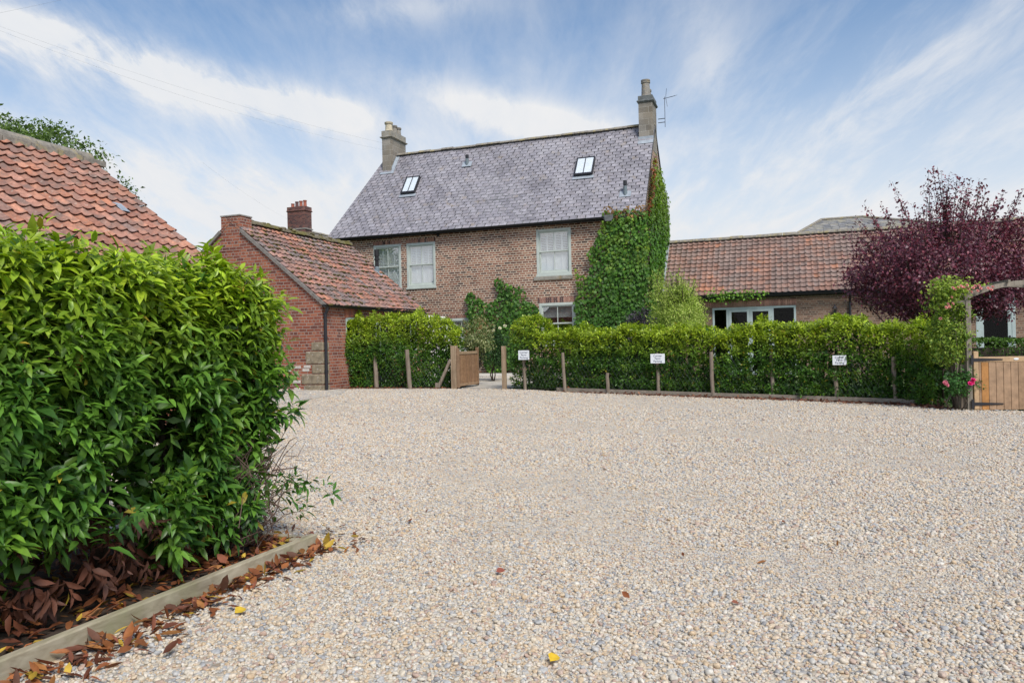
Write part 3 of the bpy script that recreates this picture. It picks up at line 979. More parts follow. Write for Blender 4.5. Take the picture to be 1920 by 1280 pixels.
wins = dict(a=(-4.70, -3.42, 3.62, 5.49), b=(-3.16, -1.86, 3.66, 5.48), c=(2.44, 3.82, 3.88, 5.64), d=(2.50, 3.94, 1.20, 2.80), e=(-1.30, -0.28, 0.95, 2.34))
b = MB()
wall_open(b, (XL, 0), (XR, 0), -0.4, EZ, [(w[0] - XL, w[1] - XL, w[2], w[3]) for w in wins.values()], (0, 1))
b.build('wall', M['house_brick'], house, fix=False)
b = MB()   # right-hand gable
b.face((XR, 0, -0.4), (XR, RT2, -0.4), (XR, RT2, EZ2), (XR, RT, RZH - 0.10), (XR, 0, EZ))
b.build('gable_wall', M['house_brick'], house)
b = MB()
b.face((XL, 0, -0.4), (XL, 0, EZ), (RXL + 0.06, RT, RZH - 0.10), (XL + 2.4, RT2, EZ2), (XL + 2.4, RT2, -0.4))
b.build('gable_wall', M['house_brick'], house)
b = MB(); b.face((XL + 2.4, RT2, -0.4), (XL + 2.4, RT2, EZ2), (XR, RT2, EZ2), (XR, RT2, -0.4)); b.build('rear_wall', M['house_brick'], house)
# roof
SL = [(0.282, 0.266, 0.294), (0.301, 0.286, 0.312), (0.268, 0.254, 0.281), (0.315, 0.298, 0.323), (0.29, 0.274, 0.301), (0.306, 0.291, 0.314), (0.258, 0.245, 0.273), (0.296, 0.274, 0.294)]
slope_f = np.array((0, RT, RZH - EZ)) / RT
E0 = np.array((XL - 0.10, -0.22, EZ - 0.22 * slope_f[2] + 0.06)); E1 = np.array((XR + 0.05, -0.22, E0[2]))
R0 = np.array((RXL, RT, RZH + 0.03)); R1 = np.array((RXR, RT, RZH + 0.03))
b = MB(); slate_slope(b, E0, E1, R0, R1, 0.172, 0.31, SL, thick=.011, sag=.05)
bb = MB()
F0 = np.array((XL + 2.3, RT2 + 0.2, EZ2 - 0.12)); F1 = np.array((XR + 0.05, RT2 + 0.2, EZ2 - 0.12))
slate_slope(b, F0, F1, R0, R1, 0.30, 0.45, SL)
roof = b.build('roof', M['slate'], house, fix=False)
b = MB()   # boarding under the slates, closes the eaves and verges
b.face(E0 - (0, 0, .05), E1 - (0, 0, .05), R1 - (0, 0, .16), R0 - (0, 0, .16)); b.face(E0 - (0, 0, .05), E1 - (0, 0, .05), E1 - (0, 0, .004), E0 - (0, 0, .004)); b.face(E1 - (0, 0, .05), R1 - (0, 0, .16), R1 - (0, 0, .0), E1 - (0, 0, .0)); b.face(E0 - (0, 0, .05), R0 - (0, 0, .16), R0 - (0, 0, .0), E0 - (0, 0, .0)); b.face(F0 - (0, 0, .012), F1 - (0, 0, .012), R1 - (0, 0, .012), R0 - (0, 0, .012))
b.face((XL, 0.0, EZ - 0.005), (XR, 0.0, EZ - 0.005), (XR, -0.2, E0[2] + 0.0), (XL, -0.2, E0[2] + 0.0))
b.build('roof_boarding', M['dark_stone'], roof, fix=False)
b = MB(); ridge_run(b, R0 + (0.05, 0, 0.05), R1 + (0, 0, 0.05), r=0.11, seg=0.55, jit=0.014)
b.build('ridge_tiles', M['ridge_stone'], roof)
b = MB()
gutter(b, (XL - 0.12, -0.30, E0[2] - 0.02), (5.15, -0.30, E0[2] - 0.02), 0.075)
b.box(XL, 5.2, -0.225, -0.20, E0[2] - 0.13, E0[2] - 0.015)
b.build('gutter', M['gutter'], house)


def roof_pt(px, py):
    """where a picture ray meets the front slope, in house coordinates"""
    n_loc = np.cross(E1 - E0, R0 - E0); n_loc /= np.linalg.norm(n_loc)
    n_w = U2 * n_loc[0] + V2 * n_loc[1] + np.array((0, 0, n_loc[2]))
    p0 = PH + U2 * E0[0] + V2 * E0[1] + np.array((0, 0, E0[2]))
    return loc_of(plane(px, py, p0, n_w), PH)


NF = np.cross(E1 - E0, R0 - E0); NF /= np.linalg.norm(NF)
UP = np.array((0, slope_f[1], slope_f[2])); UP = UP / np.linalg.norm(UP)


def roof_window(px, py, w, h):
    c = roof_pt(px, py)
    X = np.array((1.0, 0, 0))
    def Q(a, s, k): return c + X * a + UP * s + NF * k
    def slab(b, a0, a1, s0, s1, k0, k1):
        vs = [Q(a, s, k) for k in (k0, k1) for s in (s0, s1) for a in (a0, a1)]
        b.add(vs, [(0, 2, 3, 1), (4, 5, 7, 6), (0, 1, 5, 4), (2, 6, 7, 3), (0, 4, 6, 2), (1, 3, 7, 5)])
    b = MB(); k0, k1 = 0.0, 0.13
    slab(b, -w / 2, -w / 2 + .04, -h / 2, h / 2, k0, k1); slab(b, w / 2 - .04, w / 2, -h / 2, h / 2, k0, k1)
    slab(b, -w / 2 + .04, w / 2 - .04, -h / 2, -h / 2 + .08, k0, k1 - .002); slab(b, -w / 2 + .04, w / 2 - .04, h / 2 - .04, h / 2, k0, k1 - .002)
    slab(b, -.013, .013, -h / 2 + .08, h / 2 - .04, k1 - .03, k1 - .004)
    fr = b.build('roof_window', M['black_metal'], house)
    b = MB(); slab(b, -w / 2 + .04, w / 2 - .04, -h / 2 + .08, h / 2 - .04, k1 - .018, k1 - .012); b.build('pane', M['sky_glass'], fr)
    b = MB(); slab(b, -w / 2 + .05, w / 2 - .05, -h / 2 + .07, h / 2 - .035, k1 - .040, k1 - .028); b.build('blind', M['white_paint'], fr)
    b = MB(); slab(b, -w / 2 - .06, w / 2 + .06, -h / 2 - .16, -h / 2 - .004, 0.02, 0.034); b.build('flashing', M['lead'], fr)


roof_window(771, 349.5, 0.66, 1.0)
roof_window(1097, 314.5, 0.74, 1.0)
for px, py, hh in ((876, 309, 0.42), (1172.5, 365, 0.52)):
    c = roof_pt(px, py)
    b = MB(); b.lathe(c[0], c[1], [(0.075, c[2] - 0.1), (0.07, c[2] + hh * 0.62)], 12)
    vp = b.build('vent_pipe', M['grey_metal'], house, smooth=False)
    b = MB(); b.lathe(c[0], c[1], [(0.062, c[2] + hh * 0.62), (0.062, c[2] + hh * 0.70), (0.075, c[2] + hh * 0.70), (0.075, c[2] + hh)], 12); b.build('cowl', M['black_metal'], vp)
    b = MB(); q = c + UP * -0.14
    vs = [q + np.array((a, 0, 0)) + UP * s + NF * k for k in (0.02, 0.034) for s in (0, 0.3) for a in (-0.22, 0.22)]
    b.add(vs, [(0, 2, 3, 1), (4, 5, 7, 6), (0, 1, 5, 4), (2, 6, 7, 3), (0, 4, 6, 2), (1, 3, 7, 5)]); b.build('flashing', M['lead'], vp)


def chimney(par, x0, x1, y0, y1, zb, zs, zc, mat, capmat, pots, cap=0.075, step=0.1):
    b = MB(); b.box(x0, x1, y0, y1, zb, zs)
    st = b.build('chimney', mat, par)
    b = MB()
    z2 = zs + step
    prof = [(cap * 0.25, zs), (cap, zs + step * .45), (cap, zs + step * .7), (0.012, zs + step), (0.012, zc)]
    vs, fs = [], []
    for o, z in prof:
        vs += [(x0 - o, y0 - o, z), (x1 + o, y0 - o, z), (x1 + o, y1 + o, z), (x0 - o, y1 + o, z)]
    for i in range(len(prof) - 1):
        for k in range(4): fs.append((i * 4 + k, i * 4 + (k + 1) % 4, i * 4 + 4 + (k + 1) % 4, i * 4 + 4 + k))
    fs.append((3, 2, 1, 0)); n = len(vs); fs.append((n - 4, n - 3, n - 2, n - 1))
    b.add(vs, fs); b.build('cornice', capmat, st)
    for (x, y, r, h, mt, lip) in pots:
        b = MB()
        b.lathe(x, y, [(r * 1.12, zc - .02), (r * 1.12, zc + .05), (r * 1.02, zc + .07), (r * .9, zc + h * .8), (r * lip, zc + h * .82), (r * lip, zc + h * .88), (r * .95, zc + h * .9), (r * lip, zc + h * .93), (r * lip, zc + h), (r * .7, zc + h), (r * .7, zc + h * .7)], 16)
        b.build('pot', M[mt], st, smooth=False)
    return st


cl = chimney(house, -5.42, -4.96, 2.18, 3.55, 8.6, 10.58, 10.92, M['stone'], M['stone_plain'],
             [(-5.19, 2.42, 0.165, 0.42, 'buff_pot', 1.15), (-5.19, 2.92, 0.125, 0.40, 'grey_pot', 1.15), (-5.19, 3.30, 0.125, 0.40, 'grey_pot', 1.15)])
b = MB()   # lead where slates meet the stone
zr = lambda y: EZ + y * slope_f[2] + 0.06
b.face((-5.5, 2.16, zr(2.16) - .02), (-4.93, 2.16, zr(2.16) - .02), (-4.93, 2.02, zr(2.02) + .03), (-5.5, 2.02, zr(2.02) + .03))
b.face((-4.945, 2.15, zr(2.15) - .02), (-4.945, 2.75, zr(2.75) - .02), (-4.945, 2.75, zr(2.75) + .13), (-4.945, 2.15, zr(2.15) + .15))
b.face((-4.945, 2.02, zr(2.02) + .03), (-4.945, 2.75, zr(2.75) + .03), (-4.80, 2.75, zr(2.75) + .03), (-4.80, 2.02, zr(2.02) + .03))
b.build('lead_flashing', M['lead'], cl)
cr = chimney(house, 6.08, 6.63, 2.28, 3.25, 8.8, 10.70, 10.98, M['stone'], M['dark_stone'],
             [(6.34, 2.55, 0.175, 0.68, 'grey_pot', 1.06), (6.34, 2.98, 0.15, 0.42, 'grey_pot', 1.06)], cap=0.06, step=0.12)
b = MB(); b.face((6.05, 2.265, zr(2.27) + .10), (6.66, 2.265, zr(2.27) + .10), (6.66, 2.265, zr(2.27) - .05), (6.05, 2.265, zr(2.27) - .05))
b.face((6.05, 2.262, zr(2.27) - .02), (6.66, 2.262, zr(2.27) - .02), (6.66, 2.08, zr(2.08) + .03), (6.05, 2.08, zr(2.08) + .03))
b.build('lead_flashing', M['lead'], cr)
b = MB()   # television aerial on its mast behind the stack
mx, my = 6.98, 3.22
b.tube([(6.70, my, 10.1), (mx, my, 10.1)], .015, 6); b.tube([(6.70, my, 10.25), (mx, my, 10.25)], .015, 6)
b.tube([(mx, my, 9.9), (mx, my, 11.12)], .011, 6)
b.tube([(mx - .05, my, 11.05), (mx + .48, my - .55, 10.93)], .010, 6)
for k in range(9):
    t = .30 + k * .085
    c = np.array((mx - .05 + .53 * t, my - .55 * t, 11.05 - .12 * t)); b.tube([c + (.09, .09, .05), c - (.09, .09, .05)], .005, 5)
b.tube([(mx + .10, my - .1, 11.42), (mx + .06, my - .1, 11.05), (mx + .12, my - .1, 10.68)], .007, 5)
b.build('aerial', M['black_metal'], house)
# floodlight under the eaves
b = MB(); b.box(5.18, 5.52, -0.34, -0.10, 5.76, 5.93); b.box(5.22, 5.48, -0.36, -0.34, 5.70, 5.88); b.box(5.32, 5.38, -0.10, 0.0, 5.80, 5.86)
b.build('floodlight', M['dark_stone'], house, bevel=0.015)
b = MB(); b.box(-1.78, -1.66, -0.012, 0.02, 5.66, 5.80); b.build('air_vent', M['black_metal'], house)
# windows
for k in 'ab':
    w = wins[k]; sash_window(house, *w, shutters=True)
    lintel(house, w[0] - .02, w[1] + .02, w[3] + .012, w[3] + .16, 0, HB[:3] + [(0.36, 0.19, 0.13)], .072)
w = wins['c']; sash_window(house, *w, shutters=True, sill=0.19, open_top=50, open_low=86)
w = wins['d']; sash_window(house, *w, shutters=False, blind=True)
lintel(house, w[0] - .06, w[1] + .02, w[3] + .012, w[3] + .22, 0, [(0.38, 0.21, 0.16), (0.33, 0.18, 0.14), (0.12, 0.075, 0.07)], .078)
w = wins['e']; sash_window(house, *w, shutters=True)
lintel(house, w[0] - .1, w[1] + .05, w[3] + .012, w[3] + .13, 0, HB, .072)

# ================================================================== LOW WING
WS0, WS1, WT, WEZ, WRT, WRZ = 6.65, 23.0, 2.5, 3.16, 4.6, 5.36
wing = thing('farm_wing', PH + U2 * WS0 + V2 * WT, 'long single-storey brick wing with pantile roof joined to the farmhouse', 'building', rz=RZ)
WX = WS1 - WS0
f0, f1, fz = 8.74 - WS0, 11.77 - WS0, 2.48
d0, d1, dz = 17.62 - WS0, 18.80 - WS0, 2.58
b = MB(); wall_open(b, (0, 0), (WX, 0), -0.6, WEZ, [(f0, f1, -0.12, fz), (d0, d1, -0.25, dz)], (0, 1))
b.build('wall', M['wing_brick'], wing, fix=False)
b = MB(); b.face((WX, 0, -.6), (WX, 4.2, -.6), (WX, 4.2, WEZ), (WX, 2.1, WRZ - .1), (WX, 0, WEZ)); b.face((0, 4.2, -.6), (WX, 4.2, -.6), (WX, 4.2, WEZ), (0, 4.2, WEZ))
b.build('gable_wall', M['wing_brick'], wing)
PT = [(0.31, 0.185, 0.145), (0.27, 0.17, 0.14), (0.34, 0.19, 0.145), (0.24, 0.165, 0.14), (0.26, 0.185, 0.16), (0.30, 0.17, 0.13), (0.40, 0.19, 0.12)]
sl = np.array((0, 2.1, WRZ - WEZ)); Sw = np.linalg.norm(sl); sl = sl / Sw
nw = np.array((0, -sl[2], sl[1]))
b = MB(); Ew = np.array((0.16, 0, WEZ + .02)) - sl * 0.30
pantiles(b, Ew, (1, 0, 0), sl, nw, WX - 0.16, Sw + 0.26, PT, w=0.215, g=0.235, slip=.006, amp=.026, lip=.050)
wr = b.build('roof', M['pantile_wing'], wing, smooth=False, fix=False)
b = MB(); b.face(Ew - nw * .03, Ew - nw * .03 + (WX, 0, 0), Ew - nw * .03 + (WX, 0, 0) + sl * (Sw + .3), Ew - nw * .03 + sl * (Sw + .3))
q = np.array((0.1, 4.4, WEZ - .1)); b.face(q, q + (WX, 0, 0), (WX, 2.1, WRZ), (0.1, 2.1, WRZ))
b.build('roof_boarding', M['dark_stone'], wr, fix=False)
b = MB(); ridge_run(b, (0.15, 2.1, WRZ + .06), (WX, 2.1, WRZ + .06), r=.13, seg=.5)
b.build('ridge_tiles', M['ridge_stone'], wr)
b = MB(); b.box(0.02, 0.17, -0.06, -0.04, WEZ, WEZ + .1)
p0, p1 = np.array((0.03, 0, WEZ + .02)) - sl * .25 + nw * .05, np.array((0.03, 2.1, WRZ)) + nw * .05
b.face(p0, p0 + (.2, 0, 0), p1 + (.2, 0, 0), p1); b.face(p0, p1, p1 + np.array((0, 0, .16)), p0 + np.array((0, 0, .16)))
b.build('lead_flashing', M['lead'], wr, fix=False)
b = MB(); gutter(b, (0.4, -0.30, WEZ - .26), (WX, -0.30, WEZ - .26), .07); b.box(0.4, WX, -.06, -.02, WEZ - .33, WEZ - .20)
b.build('gutter', M['gutter'], wing)
dp = 13.62 - WS0
b = MB(); b.tube([(dp, -.30, WEZ - .33), (dp, -.28, WEZ - .42), (dp, -.07, WEZ - .62), (dp, -.07, WEZ - .8), (dp, -.07, -.3)], .045, 10)
b.build('downpipe', M['black_metal'], wing)
# glazed doors: fixed pane, two leaves, fixed pane
b = MB(); bars(b, f0, f1, -.1, fz, .075, -.01, .09)
cut = [f0 + (f1 - f0) * t for t in (0.185, 0.725)]
for c in cut: b.box(c - .045, c + .045, -.008, .088, -.03, fz - .076)
fw = b.build('french_window', M['pale_frame'], wing, bevel=.005)
mid = (cut[0] + cut[1]) / 2
for a, c in ((cut[0] + .047, mid - .002), (mid + .002, cut[1] - .047)):
    b = MB(); bars(b, a, c, -.02, fz - .08, .10, -.022, .05); b.build('door_leaf', M['pale_frame'], fw, bevel=.005)
    b = MB(); b.box(a + .09, c - .09, .010, .016, .07, fz - .17); b.build('pane', M['dark_glass'], fw)
for a, c in ((f0 + .075, cut[0] - .045), (cut[1] + .045, f1 - .075)):
    b = MB(); b.box(a - .01, c + .01, .030, .036, -.03, fz - .07); b.build('pane', M['dark_glass'], fw)
lintel(wing, f0 - .35, f1 + .03, fz + .015, fz + .25, 0, [(0.33, 0.18, 0.14), (0.28, 0.15, 0.12), (0.36, 0.21, 0.16)], .082)
b = MB(); bars(b, d0, d1, -.24, dz, .11, -.01, .09, 'LRT'); dr = b.build('door', M['pale_frame'], wing, bevel=.005)
b = MB(); bars(b, d0 + .112, d1 - .112, -.22, dz - .112, .12, .0, .06); b.build('door_leaf', M['pale_frame'], dr, bevel=.005)
b = MB(); b.box(d0 + .22, d1 - .22, .02, .028, -.12, dz - .22); b.build('pane', M['dark_glass'], dr)
b = MB(); b.box(d1 - .20, d1 - .155, -.03, 0, .92, 1.18); b.box(d1 - .31, d1 - .17, -.055, -.03, 1.05, 1.075); b.build('handle', M['black_metal'], dr)
lx = 12.93 - WS0 + .17
b = MB(); b.box(lx - .03, lx + .03, -.02, -.003, 1.93, 2.28); b.tube([(lx, -.02, 2.0), (lx, -.13, 1.98), (lx, -.16, 2.06)], .012, 6)
b.lathe(lx, -.16, [(.02, 2.06), (.05, 2.09), (.05, 2.10)], 6); b.lathe(lx, -.16, [(.095, 2.30), (.085, 2.33), (.03, 2.39), (.012, 2.46)], 6)
for k in range(6):
    a = k * math.pi / 3; b.tube([(lx + .05 * math.cos(a), -.16 + .05 * math.sin(a), 2.10), (lx + .088 * math.cos(a), -.16 + .088 * math.sin(a), 2.30)], .007, 4)
wl = b.build('wall_lantern', M['black_metal'], wing)
b = MB(); b.lathe(lx, -.16, [(.045, 2.105), (.080, 2.295)], 6); b.build('glass', M['glass'], wl)
b = MB(); b.box(13.05 - WS0, 13.55 - WS0, -.012, .02, 1.83, 2.0); b.build('patched_stone', M['stone_plain'], wing)

# ================================================================== OUTBUILDING
PO = np.array([-5.11, 20.45, 0.0])
OW, OL, OEZ, ORX, ORZ = 5.9, 6.08, 2.50, -2.95, 4.90
ob = thing('brick_outbuilding', PO, 'red brick outbuilding with mossy pantile roof beside the left part of the yard hedge', 'outbuilding', rz=RZ)
b = MB()
b.face((-OW, 0, -.4), (0, 0, -.4), (0, 0, OEZ), (ORX, 0, ORZ - .06), (-OW, 0, OEZ))
wall_open(b, (0, 0), (0, OL), -.4, OEZ, [(1.16, 1.98, .9, 2.13), (2.82, 3.50, .0, 2.06), (4.06, 5.56, 1.0, 2.22)], (-1, 0))
b.face((0, OL, -.4), (-OW, OL, -.4), (-OW, OL, OEZ), (ORX, OL, ORZ - .06), (0, OL, OEZ)); b.face((-OW, OL, -.4), (-OW, 0, -.4), (-OW, 0, OEZ), (-OW, OL, OEZ))
b.build('wall', M['red_brick'], ob, fix=False)
PO_T = [(0.37, 0.175, 0.125), (0.34, 0.16, 0.115), (0.30, 0.165, 0.135), (0.25, 0.16, 0.14), (0.42, 0.195, 0.125), (0.22, 0.155, 0.14), (0.33, 0.19, 0.15), (0.20, 0.16, 0.15)]
slr = np.array((ORX, 0, ORZ - OEZ)); So = np.linalg.norm(slr); slr = slr / So; nr_ = np.array((-slr[2], 0, slr[0])); nr_ = nr_ if nr_[2] > 0 else -nr_
b = MB()
Eo = np.array((0, -.02, OEZ + .03)) - slr * .20
noses = pantiles(b, Eo, (0, 1, 0), slr, nr_, OL + .10, So + .16, PO_T, w=.21, g=.245, slip=.016, flip=False, sag=.05, amp=.026, lip=.046)
sll = np.array((ORX + OW, 0, ORZ - OEZ)) / So; nl_ = np.array((-sll[2], 0, sll[0]))
pantiles(b, np.array((-OW, -.02, OEZ + .03)) - sll * .20, (0, 1, 0), sll, nl_, OL + .10, So + .16, PO_T, w=.235, g=.265, nseg=4)
orf = b.build('roof', M['pantile_mossy'], ob, fix=False)
b = MB()
for (E_, s_, n_) in ((Eo, slr, nr_), (np.array((-OW, -.02, OEZ + .03)) - sll * .20, sll, nl_)):
    q = E_ - n_ * .06; b.face(q, q + (0, OL + .1, 0), q + (0, OL + .1, 0) + s_ * (So + .2), q + s_ * (So + .2))
b.build('roof_boarding', M['dark_stone'], orf, fix=False)
b = MB()
for p in noses:
    hgt = (p[2] - OEZ) / (ORZ - OEZ)
    if random.random() < 0.30 + 0.32 * hgt:
        for _ in range(random.choice((1, 1, 2, 2, 3))):
            q = p + np.array((0, random.uniform(-.10, .10), 0)) - slr * random.uniform(-.02, .045)
            b.blob(q + nr_ * -.004, random.uniform(.022, .050), (1.0, 1.5, .6), .3, 4, 6)
b.build('moss', M['moss'], orf, smooth=True, fix=False)['kind'] = 'stuff'
b = MB(); ridge_run(b, (ORX, .45, ORZ + .07), (ORX, OL + .05, ORZ + .07), r=.14, seg=.42, jit=.02)
for k in range(60):
    yy = random.uniform(.5, OL); b.blob((ORX + random.uniform(-.02, .14), yy, ORZ + random.uniform(.04, .14)), random.uniform(.03, .07), (1, 1.8, .7), .3, 4, 6)
b.build('ridge_tiles', M['ridge_moss'], orf)
b = MB()   # mortar verge along both rakes
for s_, n_, x0 in ((slr, nr_, 0.0), (sll, nl_, -OW)):
    a = np.array((x0, -.035, OEZ + .0)) - s_ * .2; c = a + s_ * (.2 + So * (2.60 / 2.95))
    b.obox(a + n_ * .0, c + n_ * .0, .06, .085, up=tuple(n_))
b.build('verge', M['verge_mortar'], orf)
b = MB(); b.box(-3.29, -2.63, -.01, .48, 4.05, 5.03); ch = b.build('chimney', M['red_brick'], ob)
b = MB(); b.box(-3.31, -2.61, -.03, .50, 5.031, 5.075); b.build('coping', M['mortar'], ch, bevel=.01)
b = MB(); q = np.array((-2.625, -.02, 4.60)); b.face(q, q + (0, .55, 0), q + (0, .60, -.0) - slr * .5 + nr_ * .085, q - slr * .18 + nr_ * .085); b.face(q, q + (0, .5, 0), q + (0, .5, .12), q + (0, 0, .10))
b.build('lead_flashing', M['lead'], ch, fix=False)
b = MB(); gz0 = OEZ - .02
gutter(b, (.14, -.10, gz0 - .06), (.14, OL + .14, gz0 + .02), .06); b.box(.0, .03, .02, OL, gz0 - .10, gz0 + .03)
b.build('gutter', M['gutter'], ob)
b = MB(); b.tube([(.14, .06, gz0 - .10), (.12, .06, gz0 - .22), (.06, .06, gz0 - .34), (.06, .06, .10)], .042, 12)
for z in (.6, 1.5, 2.1): b.tube([(.06, .06, z), (.06, .06, z + .05)], .052, 12)
b.build('downpipe', M['black_metal'], ob)
b = MB()   # soil flue rising through the tiles
fp = np.array((0, 0, 0.0)); qf = loc_of(plane(707, 511, PO + U2 * ORX * .45 + np.array((0, 0, OEZ + .45 * (ORZ - OEZ))), tuple(U2 * nr_[0] + V2 * nr_[1] + np.array((0, 0, nr_[2])))), PO)
b.lathe(qf[0], qf[1], [(.095, qf[2] - .15), (.085, qf[2] + .16), (.06, qf[2] + .22)], 14)
fl = b.build('flue', M['grey_metal'], ob)
b = MB(); b.lathe(qf[0], qf[1], [(.066, qf[2] + .19), (.064, qf[2] + .42), (.092, qf[2] + .43), (.092, qf[2] + .48), (.07, qf[2] + .49), (.07, qf[2] + .56), (.088, qf[2] + .57), (.088, qf[2] + .80), (.05, qf[2] + .80)], 14); b.build('flue_cap', M['gutter'], fl)
b = MB(); c0 = qf + nr_ * .055; vs = [c0 + np.array((0, a, 0)) + slr * s for s in (-.26, .1) for a in (-.16, .16)]; b.face(vs[0], vs[1], vs[3], vs[2]); b.build('flashing', M['lead'], fl)
RB = [(0.36, 0.13, 0.08), (0.30, 0.10, 0.065), (0.26, 0.11, 0.085), (0.40, 0.16, 0.10)]
for (y0, y1, z0, z1, kind) in ((1.16, 1.98, .9, 2.13, 'w'), (2.82, 3.50, .0, 2.06, 'd'), (4.06, 5.56, 1.0, 2.22, 'w')):
    lintel(ob, y0 - .06, y1 + .06, z1 + .0, z1 + .24, 0.0, RB, .068, arch=.05, axis=1)
    b = MB(); X0, X1 = -.09, -.01
    b.box(X0, X1, y0, y0 + .07, z0, z1 - .01); b.box(X0, X1, y1 - .07, y1, z0, z1 - .01); b.box(X0 + .001, X1 - .001, y0 + .07, y1 - .07, z0, z0 + .07)
    arc = [(y0 + .07 + (y1 - y0 - .14) * k / 10, z1 - .14 + .045 * (1 - ((k - 5) / 5) ** 2)) for k in range(11)]
    b.prism(arc + [(y1 - .07, z1 - .012), (y0 + .07, z1 - .012)], 0, X0 + .001, X1 - .001)
    n = 1 if y1 - y0 < 1 else 3
    for k in range(1, n + 1):
        c = y0 + (y1 - y0) * k / (n + 1); b.box(X0 + .02, X1 - .02, c - .022, c + .022, z0 + .07, z1 - .1)
    b.box(X0 + .02, X1 - .021, y0 + .07, y1 - .07, (z0 + z1) / 2 - .02, (z0 + z1) / 2 + .02)
    wf = b.build('window' if kind == 'w' else 'door', M['pale_frame'], ob, bevel=.004)
    b = MB(); b.box(-.055, -.05, y0 + .05, y1 - .05, z0 + .05, z1 - .1); b.build('pane', M['dark_glass'], wf)
b = MB()   # big corner stones, some whitewashed
for (z0, z1, l) in ((1.18, 1.42, .36), (.82, 1.165, .55), (.56, .805, .36), (.27, .545, .70), (-.36, .255, .62)):
    b = MB(); b.box(-l, .012, -.022, .30, z0, z1); b.build('quoin', M['quoin'], ob, bevel=.03)
for (x, z) in ((-.66, .62), (-.93, .70), (-.62, .71), (-.95, .10), (-.98, .30), (-1.25, .62)):
    b = MB(); b.box(x, x + random.uniform(.20, .27), -.014, .02, z, z + .075); b.build('whitewashed_stone', M['whitewash'], ob, bevel=.012)

# ================================================================== BARN (near, beyond the big hedge)
PB = np.array([-7.78, 14.0, 0.0])
barn = thing('pantile_barn', PB, 'low barn with weathered orange pantile roof behind the large near hedge', 'barn', rz=RZ)
BL, BRX, BRZ, BEX, BEZ = 9.0, 0.0, 4.80, 3.15, 2.42
slb = np.array((BRX - BEX, 0, BRZ - BEZ)); Sb = np.linalg.norm(slb); slb /= Sb; nb = np.array((-slb[2], 0, slb[0])); nb = nb if nb[2] > 0 else -nb
BT = [(0.44, 0.19, 0.115), (0.40, 0.18, 0.115), (0.35, 0.18, 0.13), (0.30, 0.175, 0.14), (0.39, 0.20, 0.145), (0.33, 0.155, 0.11), (0.27, 0.18, 0.155), (0.43, 0.21, 0.14)]
b = MB(); pantiles(b, np.array((BEX, -BL, BEZ + .02)) - slb * .2, (0, 1, 0), slb, nb, BL + .04, Sb + .15, BT, w=.208, g=.275, slip=.014, nseg=10, lip=.046, amp=.028)
bslate = b
br = b.build('roof', M['pantile_barn'], barn, fix=False)
slB = np.array((BEX, 0, BRZ - BEZ)) / Sb; nB = np.array((-slB[2], 0, slB[0]))
b = MB(); q = np.array((BEX, -BL, BEZ)) - slb * .2 - nb * .045
b.face(q, q + (0, BL, 0), q + (0, BL, 0) + slb * (Sb + .2), q + slb * (Sb + .2)); q = np.array((-BEX, -BL, BEZ)); b.face(q, q + (0, BL, 0), (0, 0, BRZ), (0, -BL, BRZ)); b.build('roof_boarding', M['dark_stone'], br, fix=False)
b = MB(); pantiles(b, np.array((-BEX, -BL, BEZ + .02)) - slB * .2, (0, 1, 0), slB, nB, BL + .04, Sb + .15, BT, w=.262, g=.275, nseg=4); b.build('rear_tiles', M['pantile_barn'], br, fix=False)
b = MB(); ridge_run(b, (0, -BL, BRZ + .06), (0, .03, BRZ + .06), r=.15, seg=1.1, jit=.012)
for k in range(18):
    y = -k * .5; b.obox((.13, y - .24, BRZ - .05), (.13, y + .24, BRZ - .05), .14, .10)
b.build('ridge_tiles', M['ridge_stone'], br)
b = MB(); b.face((-BEX, 0, -.2), (BEX, 0, -.2), (BEX, 0, BEZ), (0, 0, BRZ - .06), (-BEX, 0, BEZ)); b.face((BEX, -BL, -.2), (BEX, 0, -.2), (BEX, 0, BEZ), (BEX, -BL, BEZ))
b.face((-BEX, -BL, -.2), (BEX, -BL, -.2), (BEX, -BL, BEZ), (0, -BL, BRZ - .06), (-BEX, -BL, BEZ)); b.face((-BEX, -BL, -.2), (-BEX, 0, -.2), (-BEX, 0, BEZ), (-BEX, -BL, BEZ))
b.build('wall', M['red_brick'], barn)
# one small glass tile
cg = plane(224, 395, PB + np.array((0, 0, BRZ)), tuple(U2 * nb[0] + V2 * nb[1] + np.array((0, 0, nb[2]))))
cg = loc_of(cg, PB); b = MB(); vs = [cg + nb * .075 + np.array((0, a, 0)) + slb * s for s in (-.13, .13) for a in (-.09, .09)]; b.face(vs[0], vs[1], vs[3], vs[2]); b.build('glass_tile', M['lead'], br)

# ================================================================== BUILDINGS FARTHER OFF
PF = at(560, 640, 46.0); PF[2] = 0
far = thing('far_house', PF, 'distant house showing a dark red brick chimney with four pots', 'house', rz=RZ)
b = MB(); b.face((-3.6, 0, -1), (3.6, 0, -1), (3.6, 0, 5.7), (0, 0, 8.5), (-3.6, 0, 5.7)); b.face((3.6, 0, -1), (3.6, 9, -1), (3.6, 9, 5.7), (3.6, 0, 5.7)); b.face((-3.6, 0, -1), (-3.6, 9, -1), (-3.6, 9, 5.7), (-3.6, 0, 5.7)); b.face((-3.6, 9, -1), (3.6, 9, -1), (3.6, 9, 5.7), (0, 9, 8.5), (-3.6, 9, 5.7))
b.build('wall', M['dark_brick'], far)
b = MB(); FS = [(0.17, .16, .16), (.2, .19, .18), (.23, .21, .19)]
slate_slope(b, (3.75, -.08, 5.63), (3.75, 9.1, 5.63), (0, -.08, 8.58), (0, 9.1, 8.58), .3, .5, FS)
slate_slope(b, (-3.75, -.08, 5.63), (-3.75, 9.1, 5.63), (0, -.08, 8.58), (0, 9.1, 8.58), .4, .6, FS)
